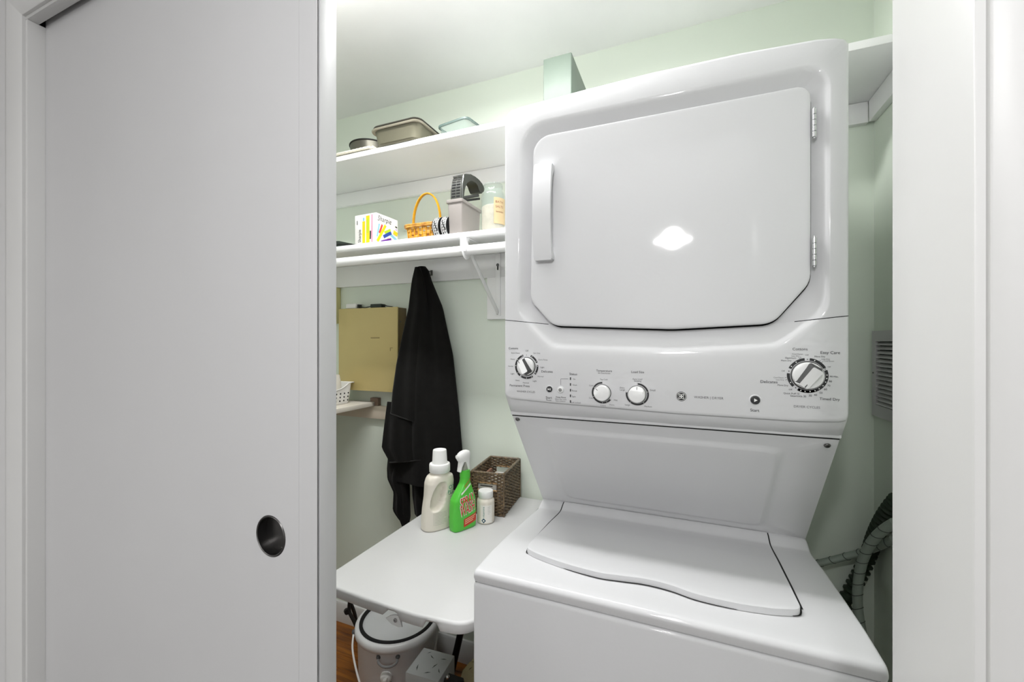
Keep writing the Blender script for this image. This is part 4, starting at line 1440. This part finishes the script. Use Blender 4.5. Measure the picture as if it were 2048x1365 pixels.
# latch clip hanging in the first notch
b = B()
prism(b, [(-.645, -.6455), (-.630, -.636), (-.616, -.6315), (-.604, -.634), (-.603, -.644), (-.5985, -.655), (-.610, -.6575), (-.628, -.6555)], 'Y', .784, .789, .001)
lt = obj('latch', b, mat('bright_steel', (226, 226, 226), .3, metal=.2), t)
b = B(); lathe(b, [(.0052, 0), (.0045, .002), (.002, .0022), (.0018, .001)], (-.616, .784, -.6425), 16, False, True, 'Y'); obj('rivet', b, CHROME, lt)
# legs: rear pair splayed, front pair
def leg(name, pts, r=.0115):
    q = B(); tube(q, smooth_path(pts, 4), r, 12); return obj(name, q, STEEL, t)
leg('leg', [(-.452, .905, -.628), (-.470, .94, -.80), (-.515, 1.02, -1.10), (-.545, 1.07, ZF + .012)])
leg('leg', [(-.80, .86, -.640), (-.80, 1.10, -.640), (-.80, 1.36, -.640)])
leg('leg', [(-.83, 1.500, -.628), (-.66, 1.502, -1.0), (-.50, 1.502, ZF + .012)])
leg('leg', [(-.702, 1.470, -.628), (-.792, 1.470, -1.0), (-.875, 1.470, ZF + .012)], .0135)
q = B(); tube(q, [(-.828, .905, -.632), (-.452, .905, -.632)], .009, 10); obj('leg_bar', q, STEEL, t)
q = B(); tube(q, [(-.520, 1.03, -1.13), (-.47, 1.20, -.64)], .006, 8); obj('leg_brace', q, STEEL, t)

# ---------------------------------------------------------------- things on the table
def wrap_text(txt, s0, s1, zc, hgt, surf, parent, m, name='lettering', off=.0006, shear=0.0, grow=0.0):
    q = text_mesh(txt, grow)
    bmesh.ops.triangulate(q, faces=q.faces)
    xs2 = [v.co.x for v in q.verts]
    a, c = min(xs2), max(xs2)
    k = (s1 - s0) / (c - a)
    for v in q.verts:
        u_ = s0 + (v.co.x - a) * k
        z_ = zc + (v.co.y - .35) * hgt + shear * (u_ - (s0 + s1) / 2)
        v.co = Vector(surf(u_, z_, off))
    return obj(name, q, m, parent, raw=True, smooth=None, merge=False)
def wrap_quad(s0, s1, z0, z1, surf, parent, m, name, off=.0005, nx=8, shear=0.0):
    q = B()
    prev = None
    for i in range(nx + 1):
        u_ = s0 + (s1 - s0) * i / nx
        dz = shear * (u_ - (s0 + s1) / 2)
        col = [q.verts.new(surf(u_, z0 + (z1 - z0) * j / 3 + dz, off)) for j in range(4)]
        if prev:
            for j in range(3):
                q.faces.new((prev[j], col[j], col[j + 1], prev[j + 1]))
        prev = col
    return obj(name, q, m, parent, raw=True)

# local frame of both bottles: +X = broad label side, Y = long axis (away), Z up
def ev(tab, z):
    return interp([(-a,) + tuple(r) for a, *r in tab], -z)
def sgnpow(c, p):
    return abs(c) ** p * (1 if c >= 0 else -1)
# detergent bottle
t = thing('detergent_bottle', 'tall off-white detergent bottle with grip hollow and white cap, on the folding table', 'bottle', (-.752, 1.176, TZ), R(-28))
CRM = mat('off_white_plastic', (226, 220, 208), .36, var=.01, coat=.1)
DT = [(0, .053, .031, 0), (.004, .057, .034, 0), (.03, .057, .0345, 0), (.07, .0535, .034, .0005), (.105, .0495, .033, .002), (.130, .049, .033, .003), (.148, .049, .033, .004), (.160, .046, .032, .005), (.168, .042, .031, .006), (.174, .030, .029, .006), (.178, .0265, .0265, .006), (.190, .0265, .0265, .006)]
def dprof(z):
    a_, b_, c_ = ev(DT, z)
    return a_, b_, c_
def dsurf(s, z, off):
    a_, b_, c_ = dprof(z)
    q_ = min(.995, abs((s - c_) / a_))
    x = b_ * (1 - q_ ** 2.6) ** (1 / 2.6)
    return (x - dimple(s, z) + off, s, z)
def dimple(s, z):
    # slanted grip hollow
    sc = (s + .016 - (z - .10) * .28) / .022
    zc = (z - .108) / .044
    r_ = (abs(sc) ** 2.4 + abs(zc) ** 2.6)
    return .022 * max(0, min(1, (1.12 - r_) / .5)) if r_ < 1.12 else 0
b = B()
rows_ = []
nz_ = 70
for k in range(nz_ + 1):
    z = .190 * k / nz_
    a_, b_, c_ = dprof(z)
    rw = []
    for i in range(110):
        th_ = 2 * PI * i / 110
        x = b_ * sgnpow(math.cos(th_), 2 / 2.6); y = c_ + a_ * sgnpow(math.sin(th_), 2 / 2.6)
        x -= (1 if x > 0 else -1) * min(dimple(y, z), abs(x) * .9)
        rw.append((x, y, z))
    rows_.append(rw)
ring_loft(b, rows_, True, True)
obj('bottle_body', b, CRM, t, raw=True, smooth=R(60))
b = B(); lathe(b, [(.0275, .172), (.029, .174), (.029, .176), (.0268, .178)], (0, .006, 0), 40, False, False); obj('neck_ring', b, CRM, t, raw=True)
b = B()
lathe(b, [(.0325, .180), (.034, .182), (.034, .204), (.0325, .207), (.0255, .208), (.0245, .212), (.0225, .248), (.0215, .2515), (.020, .2520), (.019, .250), (.0185, .249)], (0, .006, 0), 44)
obj('bottle_cap', b, WHITEM, t, raw=True, smooth=R(50))
TEAL = mat('teal_ink', (30, 128, 122), .5)
wrap_text('OXI', .022, .054, .1315, .018, dsurf, t, TEAL, off=.0005)
wrap_text('PLUS', .018, .054, .1165, .016, dsurf, t, TEAL, off=.0005)
wrap_quad(.020, .054, .108, .1095, dsurf, t, GREYP, 'printed_line')
for k in range(7):
    wrap_quad(.026, .054 - (.006 if k % 3 == 2 else 0), .100 - k * .006, .1008 - k * .006, dsurf, t, mat('pale_ink', (150, 152, 146), .6), 'printed_line')
for k in range(9):
    wrap_quad(-.030, .012 - (.010 if k in (4, 8) else 0), .058 - k * .0046, .0586 - k * .0046, dsurf, t, mat('pale_ink', (150, 152, 146), .6), 'printed_line')
wrap_quad(-.033, -.0325, .020, .060, dsurf, t, mat('pale_ink', (150, 152, 146), .6), 'printed_line')
for k, (s_, z_) in enumerate(((.021, .032), (.031, .036), (.040, .034), (.032, .047))):
    wrap_quad(s_, s_ + .006, z_, z_ + .007, dsurf, t, DARKP, 'printed_mark')

# spray bottle
t = thing('spray_bottle', 'green trigger spray bottle with a red and white label, between two white bottles', 'bottle', (-.672, 1.198, TZ), R(-24))
GRN = mat('green_bottle_plastic', (84, 196, 62), .3, var=.03, coat=.2)
ST = [(0, .042, .0185, 0), (.004, .045, .0215, 0), (.03, .046, .022, 0), (.075, .0445, .0225, 0), (.095, .042, .0225, 0), (.112, .035, .021, .002), (.130, .026, .0195, .006), (.146, .019, .0175, .008), (.162, .0165, .0165, .009), (.166, .0175, .0175, .009), (.188, .0165, .0165, .009)]
def ssurf(s, z, off):
    a_, b_, c_ = ev(ST, z)
    q_ = min(.99, abs((s - c_) / a_))
    return (b_ * (1 - q_ ** 4) ** (1 / 4) + off, s, z)
b = B()
rows_ = []
for k in range(61):
    z = .188 * k / 60
    a_, b_, c_ = ev(ST, z)
    nexp = 4 if z < .1 else max(2.0, 4 - (z - .1) / .05 * 2)
    rows_.append([(b_ * sgnpow(math.cos(2 * PI * i / 80), 2 / nexp), c_ + a_ * sgnpow(math.sin(2 * PI * i / 80), 2 / nexp), z) for i in range(80)])
ring_loft(b, rows_, True, True)
obj('bottle_body', b, GRN, t, raw=True, smooth=R(60))
# trigger head: nozzle towards -Y (left in the picture), shroud round the neck
hd = B()
def head_loft(rows, nn=20, ex=2.6):
    ring_loft(hd, [[(wx * sgnpow(math.cos(2 * PI * i / nn), 2 / ex), (y0_ + y1_) / 2 + (y1_ - y0_) / 2 * sgnpow(math.sin(2 * PI * i / nn), 2 / ex), z) for i in range(nn)] for z, y0_, y1_, wx in rows])
head_loft([(.216, -.0150, .0250, .0112), (.221, -.0195, .0262, .0122), (.228, -.0228, .0278, .0128), (.236, -.0225, .0285, .0130), (.243, -.0185, .0275, .0122), (.2485, -.010, .0240, .0100), (.2515, -.001, .0170, .0060), (.2520, .004, .012, .002)])
head_loft([(.186, -.0185, -.0100, .0095), (.200, -.0160, -.0060, .0100), (.212, -.0148, .0010, .0108), (.224, -.0150, .0070, .0112)])
head_loft([(.186, .0160, .0262, .0095), (.200, .0118, .0248, .0100), (.212, .0070, .0245, .0108), (.224, .0030, .0255, .0112)])
obj('spray_head', hd, WHITEM, t, raw=True, smooth=R(70), merge=False)
b = B(); prism(b, [(-.003, .187), (.016, .187), (.0085, .217), (.004, .217)], 'X', -.007, .007, .001); obj('trigger', b, mat('grey_trigger', (168, 166, 160), .4), t, raw=True)
b = B(); lathe(b, [(.0065, 0), (.0065, .004), (.002, .0045)], (0, -.0205, .2345), 16, False, True, 'Y'); obj('nozzle', b, WHITEM, t, raw=True)
LRED = mat('label_red', (206, 54, 30), .45); LWHT = mat('label_white', (240, 238, 230), .45)
for txt, s0, s1, zc, hg in (('SPRAY', -.025, .031, .0965, .040), ('WASH', -.026, .032, .0685, .043)):
    wrap_text(txt, s0 - .002, s1 + .002, zc, hg * 1.06, ssurf, t, LWHT, 'lettering_outline', .0005, .20, .05)
    wrap_text(txt, s0, s1, zc, hg, ssurf, t, LRED, 'lettering', .0010, .20, .012)
wrap_text("'n", .002, .012, .0835, .014, ssurf, t, mat('ink_blue', (60, 70, 110), .5), 'lettering', .0013, .20)
wrap_quad(-.012, .0415, .016, .042, ssurf, t, LRED, 'red_label', .0006, 10, .18)
for k in range(3):
    wrap_quad(-.008, .037 - .006 * k, .0355 - k * .0065, .0385 - k * .0065, ssurf, t, mat('label_peach', (240, 190, 150), .5), 'printed_line', .001, 10, .18)
wrap_quad(-.020, .018, .128, .134, ssurf, t, LWHT, 'white_band', .0007, 8, .70)
wrap_text('RESOLVE', -.006, .019, .150, .012, ssurf, t, LRED, 'lettering', .0009, .9)

# pill bottle
px_, py_ = -.624, 1.270
t = thing('pill_bottle', 'small white supplement bottle with a white cap in front of the dark wicker basket', 'bottle', (px_, py_, TZ), R(15))
b = B(); lathe(b, [(.026, .0004), (.0292, .0035), (.0295, .010), (.0295, .070), (.0282, .077), (.0245, .081), (.0235, .083), (.0235, .088)], (0, 0, 0), 48); obj('bottle_body', b, CRM, t, raw=True)
b = B(); lathe(b, [(.0245, .0845), (.0252, .0855), (.0252, .103), (.0240, .1055), (.020, .1062)], (0, 0, 0), 48); obj('bottle_cap', b, WHITEM, t, raw=True)
def psurf(s, z, off):
    a_ = -PI / 2 + s / .0295
    return ((.0295 + off) * math.cos(a_), (.0295 + off) * math.sin(a_), z)
wrap_quad(-.012, .028, .006, .064, psurf, t, mat('label_paper_white', (238, 236, 230), .5), 'paper_label', .0003, 16)
q = text_mesh('vitamins')
xs2 = [v.co.x for v in q.verts]; a_, c_ = min(xs2), max(xs2)
for v in q.verts:
    v.co = Vector(psurf(.0015 - v.co.y * .009, .024 + (v.co.x - a_) / (c_ - a_) * .036, .0006))
obj('lettering', q, TEAL, t, raw=True, smooth=None, merge=False)
q = B(); q.faces.new([q.verts.new(psurf(-.001 + dx_, .014 + dz_, .0007)) for dx_, dz_ in ((0, -.0085), (.0075, 0), (0, .0085), (-.0075, 0))]); obj('diamond_mark', q, mat('ink_navy', (24, 76, 96), .5), t, raw=True, smooth=None)
q = B(); arcpts = [psurf(-.001 + .0028 * math.cos(2 * PI * i / 14), .014 + .0028 * math.sin(2 * PI * i / 14), .001) for i in range(14)]; q.faces.new([q.verts.new(p) for p in arcpts]); obj('ring_mark', q, LWHT, t, raw=True, smooth=None)
for k in range(6):
    wrap_quad(.012, .022 - (.004 if k in (2, 5) else 0), .058 - k * .0045, .0586 - k * .0045, psurf, t, mat('pale_ink', (150, 152, 146), .6), 'printed_line', .0006, 5)

# wicker basket
t = thing('wicker_basket', 'dark brown woven wicker basket with handle slots at the back of the folding table', 'basket', (-.650, 1.4160, TZ), R(5.5))
bw, bd, bh = .060, .100, .149
def in_slot(x, y, z):
    return abs(x) < .034 and abs(y) > bd * .8 and .088 < z < .112
b = B()
NP = 150
P = resample(round_poly([(-bw, -bd), (bw, -bd), (bw, bd), (-bw, bd)], .006, 3), NP)
nrow = 27
for k in range(nrow):
    z = .004 + k * (bh - .008) / (nrow - 1)
    run = []
    for i in range(NP + 1):
        p = P[i % NP]
        n_ = Vector((P[(i + 1) % NP].y - P[i % NP - 1].y, -(P[(i + 1) % NP].x - P[i % NP - 1].x))).normalized()
        w_ = .0022 * math.sin(2 * PI * i / 6 + PI * k)
        if in_slot(p.x, p.y, z):
            if len(run) > 1:
                tube(b, run, .0029, 5, flat=.75)
            run = []
            continue
        run.append((p.x + n_.x * w_, p.y + n_.y * w_, z + .0006 * math.sin(i * 1.7 + k)))
    if len(run) > 1:
        tube(b, run, .0029, 5, flat=.75)
obj('weave', b, WICKER, t, raw=True, kind='stuff')
b = B()
for i in range(0, NP, 3):
    p = P[i]
    if in_slot(p.x, p.y, .1):
        tube(b, [(p.x, p.y, .001), (p.x, p.y, .088)], .0016, 5); tube(b, [(p.x, p.y, .112), (p.x, p.y, bh)], .0016, 5)
    else:
        tube(b, [(p.x, p.y, .001), (p.x, p.y, bh)], .0016, 5)
obj('stakes', b, mat('dark_cane', (70, 54, 40), .6, var=.2, vscale=50), t, raw=True, kind='stuff')
b = B(); tube(b, [(p.x, p.y, bh - .001) for p in P], .0042, 7, closed=True); obj('rim', b, WICKER, t, raw=True)
CANE = mat('tan_cane', (176, 140, 96), .5, var=.1, vscale=50)
for sy in (-1, 1):
    b = B(); tube(b, [(-.036, sy * bd, .087), (.036, sy * bd, .087), (.036, sy * bd, .113), (-.036, sy * bd, .113)], .0030, 6, closed=True); obj('handle_slot', b, CANE, t, raw=True)
for sx in (-1, 1):
    for sy in (-1, 1):
        b = B(); tube(b, [(sx * (bw + .001), sy * (bd + .001), .001), (sx * (bw + .001), sy * (bd + .001), bh)], .0032, 6); obj('corner_post', b, WICKER, t, raw=True)
obj('basket_base', bx(-bw + .003, bw - .003, -bd + .003, bd - .003, .0006, .004), WICKER, t, raw=True)
def in_basket(dx, dy, dz):
    p = t.location + Euler((0, 0, R(5.5))).to_matrix() @ Vector((dx, dy, dz))
    return (p.x, p.y, p.z - E)
wb = t
PAPER = mat('white_paper', (236, 234, 230), .6, var=.01)
c1 = thing('paper_packet', 'white printed paper packet inside the wicker basket, showing through its front slot', 'packet', in_basket(-.010, -.080, .0045), R(5.5))
obj('packet_body', bx(-.036, .040, -.010, .006, 0, .104, .002), PAPER, c1, raw=True)
obj('printed_line', bx(-.020, .026, -.0108, -.010, .092, .096), GREYP, c1, raw=True)
c2 = thing('paper_packet', 'white printed paper packet lying flat deeper in the wicker basket', 'packet', in_basket(.010, .020, .0045), R(5.5))
b = B(); box(b, -.040, .042, -.065, .055, 0, .094, .002)
obj('packet_body', b, PAPER, c2, raw=True)
for k in range(3):
    obj('printed_mark', bx(-.018 + k * .013, -.010 + k * .013, .000, .006, .0938, .0945), GREYP, c2, raw=True)
c3 = thing('paper_packet', 'brown edged paper packet leaning at the left inside the wicker basket', 'packet', in_basket(-.046, .01, .0045), R(5.5))
obj('packet_body', bx(-.005, .004, -.07, .06, 0, .108, .0015), mat('brown_paper', (150, 112, 92), .7), c3, raw=True)

# ---------------------------------------------------------------- under the table
jx, jy = -1.066, 1.374
JUG = mat('grey_cooler_plastic', (224, 225, 227), .42, var=.02)
JUGD = mat('dark_cooler_plastic', (92, 93, 95), .45, var=.03)
t = thing('drink_cooler', 'round grey drink cooler with a white spigot on the floor under the folding table', 'cooler', (jx, jy, ZF))
zt = -1.112
b = B()
lathe(b, [(.120, ZF + .0005), (.138, ZF + .008), (.1465, ZF + .024), (.150, ZF + .06), (.1545, zt - .036), (.1575, zt - .030)], (jx, jy, 0), 72); obj('cooler_body', b, JUG, t, smooth=R(50))
b = B()
lathe(b, [(.1565, zt - .032), (.163, zt - .028), (.1648, zt - .018), (.1635, zt - .006), (.158, zt), (.149, zt + .001), (.146, zt - .002), (.146, zt - .02)], (jx, jy, 0), 72, False, False); obj('cooler_rim', b, mat('cooler_rim_plastic', (226, 227, 228), .35, var=.02), t, smooth=R(60))
b = B()
lathe(b, [(.1480, zt - .004), (.1475, zt + .004), (.143, zt + .0065), (.135, zt + .004), (.1345, zt - .004)], (jx, jy, 0), 72, False, False); obj('seal_ring', b, GAP, t, smooth=R(60))
b = B()
lathe(b, [(.1368, zt - .001), (.134, zt - .006), (.122, zt - .010), (.10, zt - .011), (.07, zt - .011), (.05, zt - .006), (.03, zt - .005)], (jx, jy, 0), 72, False, True); obj('cooler_lid', b, mat('lid_plastic', (206, 208, 210), .2, var=.03, coat=.4), t, smooth=R(60))
# facing direction towards the viewer
fd = Vector((-jx, -jy)).normalized()
fa = math.atan2(fd.y, fd.x)
def onj(a_off, r_, z):
    a_ = fa + a_off
    return Vector((jx + r_ * math.cos(a_), jy + r_ * math.sin(a_), z))
b = B(); tube(b, smooth_path([onj(-.46, .157, -1.158), onj(-.44, .163, -1.170), onj(-.32, .166, -1.1805), onj(-.16, .166, -1.181), onj(-.04, .163, -1.172), onj(-.02, .157, -1.160)], 5), .0046, 8); obj('recess_grip', b, mat('grip_grey', (140, 141, 142), .4), t)
for a_ in (-.47, -.01):
    b = B(); bmesh.ops.create_icosphere(b, subdivisions=2, radius=.0085); bmesh.ops.translate(b, verts=b.verts, vec=onj(a_, .154, -1.157)); obj('grip_end', b, JUGD, t)
b = B(); bmesh.ops.create_icosphere(b, subdivisions=2, radius=.0042); bmesh.ops.translate(b, verts=b.verts, vec=onj(-.29, .1535, -1.193)); obj('vent_plug', b, GAP, t)
Mz = Matrix.Translation(onj(-.28, .150, -1.228)) @ Matrix.Rotation(fa - .28 + PI / 2, 4, 'Z')
b = B(); lathe(b, [(.0215, 0), (.0215, .008), (.017, .016), (.012, .018)], (0, 0, 0), 28, False, True, 'Y'); bmesh.ops.transform(b, matrix=Mz, verts=b.verts); sp = obj('spigot', b, WHITEM, t, label='white spigot')
b = B(); prism(b, [(-.006, .004), (.009, .012), (.011, -.026), (-.012, -.030)], 'Y', -.026, -.016, .003); bmesh.ops.transform(b, matrix=Mz, verts=b.verts); obj('spigot_lever', b, WHITEM, sp)
b = B(); box(b, -.018, .018, -.010, .004, -.062, -.016, .004); bmesh.ops.transform(b, matrix=Mz, verts=b.verts); obj('spigot_plate', b, mat('grip_grey', (140, 141, 142), .4), t)
# bail handle hanging over the front left
side = Vector((math.cos(fa + PI / 2), math.sin(fa + PI / 2)))
pl_ = [onj(-1.48, .166, zt - .016), onj(-1.25, .176, -1.165), onj(-.95, .180, -1.225), onj(-.70, .184, -1.275), onj(-.40, .184, -1.318), onj(0, .172, -1.330), onj(.5, .160, -1.318), onj(.95, .159, -1.235), onj(1.48, .166, zt - .016)]
b = B(); tube(b, smooth_path(pl_, 6), .0036, 8); obj('bail_handle', b, WHITEM, t)
for a_ in (-1.48, 1.48):
    b = B(); bmesh.ops.create_icosphere(b, subdivisions=2, radius=.011); bmesh.ops.translate(b, verts=b.verts, vec=onj(a_, .164, zt - .018)); obj('handle_pivot', b, JUGD, t)
# dark lift handle sticking out behind the rim at the left
t2 = thing('lift_handle', 'dark metal lift handle of the drink cooler, built as a wire stand', 'stand', (-1.37, 1.44, ZF))
b = B(); tube(b, smooth_path([(-1.396, 1.455, -1.170), (-1.392, 1.45, -1.215), (-1.36, 1.45, -1.26), (-1.32, 1.455, ZF + .008)], 5), .008, 8); obj('handle_rod', b, STEEL, t2)
b = B(); tube(b, [(-1.41, 1.45, -1.215), (-1.395, 1.44, -1.212)], .012, 10); obj('handle_clamp', b, STEEL, t2)
b = B(); tube(b, smooth_path([(-1.396, 1.455, -1.170), (-1.40, 1.49, -1.25), (-1.40, 1.51, ZF + .008)], 5), .008, 8); obj('handle_rod', b, STEEL, t2)

# patterned box
def leafprint(bm_list, parent, m, pts, face):
    for (x, y, a_, L) in pts:
        q = B()
        d_ = Vector((math.cos(a_), math.sin(a_))); n_ = Vector((-d_.y, d_.x)) * L * .13
        P_ = [Vector((x, y)) + d_ * L * .5, Vector((x, y)) + n_, Vector((x, y)) - d_ * L * .5, Vector((x, y)) - n_ * .2]
        q.faces.new([q.verts.new(face(p)) for p in P_])
        obj('leaf_print', q, m, parent, raw=True, smooth=None)
t = thing('patterned_box', 'pale grey box with dark leaf marks on the floor beside the drink cooler', 'box', (-.838, 1.262, ZF), R(4))
BXM = mat('grey_patterned_card', (186, 189, 190), .55, var=.02)
bw2, bd2, bh2 = .064, .062, .202
obj('box_body', bx(-bw2, bw2, -bd2, bd2, .0005, bh2, .002), BXM, t, raw=True)
LEAF = mat('leaf_ink', (74, 78, 76), .6)
leafprint([], t, LEAF, [(-.035, -.03, 1.9, .030), (.02, -.005, 1.2, .030), (-.01, .03, 2.6, .026), (.035, .032, .2, .026), (.01, -.04, .5, .026), (-.03, .045, .8, .02), (.045, -.02, 2.2, .024)], lambda p: (p.x, p.y, bh2 + .0004))
leafprint([], t, LEAF, [(-.035, .15, 1.2, .03), (.01, .17, 2.4, .03), (.035, .13, .6, .03), (-.01, .11, 1.7, .03), (.03, .06, 2.1, .03), (-.03, .05, .4, .03)], lambda p: (p.x, -bd2 - .0004, p.y))
leafprint([], t, LEAF, [(-.03, .15, 1.2, .03), (.02, .12, 2.4, .03)], lambda p: (bw2 + .0004, p.x, p.y))
t = thing('patterned_pouch', 'beige leaf patterned pouch on the floor beside the washer, under the table', 'pouch', (-.690, 1.385, ZF), R(-4))
b = B(); prism(b, [(-.06, .0005), (.06, .0005), (.052, .11), (.03, .135), (-.03, .135), (-.052, .11)], 'X', -.075, .075, .012); obj('pouch_body', b, mat('beige_cloth', (190, 178, 138), .8, var=.05), t, raw=True)
leafprint([], t, mat('leaf_brown', (92, 84, 60), .7), [(-.05, .02, .5, .03), (-.02, .0, 2.0, .03), (.03, .01, 1.0, .03), (-.045, -.02, 1.4, .026), (.055, -.01, .3, .026)], lambda p: (p.x, p.y * .8, .1355))
leafprint([], t, mat('leaf_brown', (92, 84, 60), .7), [(-.05, .05, .5, .03), (-.02, .08, 2.0, .03), (.03, .06, 1.0, .03), (-.045, .09, 1.4, .026)], lambda p: (p.x, -.0602 + (p.y) * .073, p.y))
t = thing('black_clasp_bag', 'small black bag with a silver clasp on the floor beside the patterned box', 'bag', (-.726, 1.236, ZF))
b = B(); prism(b, [(-.05, .0005), (.05, .0005), (.046, .12), (.012, .205), (-.012, .205), (-.046, .12)], 'X', -.036, .036, .008); obj('bag_body', b, BLACKM, t, raw=True)
b = B(); bmesh.ops.create_uvsphere(b, u_segments=14, v_segments=8, radius=.007); bmesh.ops.translate(b, verts=b.verts, vec=(-.018, -.012, .2115)); obj('clasp', b, CHROME, t, raw=True)

# ---------------------------------------------------------------- hoses beside the machine
HOSE = mat('grey_hose', (150, 160, 150), .5, var=.04)
HOSER = mat('hose_ring', (58, 64, 58), .6)
def hose(name, pts, r, label, pitch=.034, m=HOSE):
    t = thing(name, label, 'hose', (pts[0][0], pts[0][1], min(p[2] for p in pts)))
    P = smooth_path(pts, 8)
    b = B(); tube(b, P, r, 14); obj('hose_jacket', b, m, t)
    acc = 0; last = P[0]; k = 0
    for i in range(1, len(P) - 1):
        acc += (P[i] - P[i - 1]).length
        if acc > pitch:
            acc = 0
            d = (P[i + 1] - P[i - 1]).normalized()
            u_ = d.orthogonal().normalized(); w_ = d.cross(u_)
            q = B()
            tube(q, [P[i] + (u_ * math.cos(a_) + w_ * math.sin(a_)) * r * 1.01 + d * (math.sin(a_) * .007) for a_ in [2 * PI * j / 16 for j in range(16)]], .0010, 5, closed=True)
            obj('spiral_band', q, HOSER, t)
    return t
def trail(pts):
    return [tuple(on_y(u, v, y)) for u, v, y in pts]
hose('fill_hose', trail([(1790, 1046, 1.315), (1772, 1057, 1.335), (1755, 1071, 1.36), (1739, 1092, 1.385), (1727, 1117, 1.41), (1719.5, 1145, 1.425), (1715.5, 1175, 1.435), (1715, 1205, 1.44), (1719, 1240, 1.44), (1728, 1290, 1.44), (1735, 1350, 1.44)]), .0118, 'grey braided hose curving down beside the washer, nearest of the hoses')
hose('fill_hose', trail([(1788, 1078, 1.365), (1765, 1090, 1.41), (1742, 1100, 1.455), (1715, 1108, 1.475), (1680, 1117, 1.485), (1640, 1127, 1.49), (1600, 1137, 1.515)]), .0098, 'thin grey braided hose running sideways behind the washer')
t = thing('drain_hose', 'dark corrugated drain hose coming out of the right wall above the grey hoses', 'hose', (.48, 1.45, -.78))
b = B()
P = smooth_path(trail([(1796, 1000, 1.355), (1778, 1022, 1.385), (1762, 1048, 1.425), (1749, 1076, 1.475), (1738, 1108, 1.512), (1722, 1145, 1.518), (1703, 1180, 1.520), (1680, 1225, 1.520)]), 14)
tube(b, P, [.0175 + .003 * (1 if i % 4 < 2 else -1) for i in range(len(P))], 14)
obj('hose_jacket', b, mat('dark_hose', (40, 54, 38), .55), t)
# (the black cable is the shaded lower run of the drain hose)
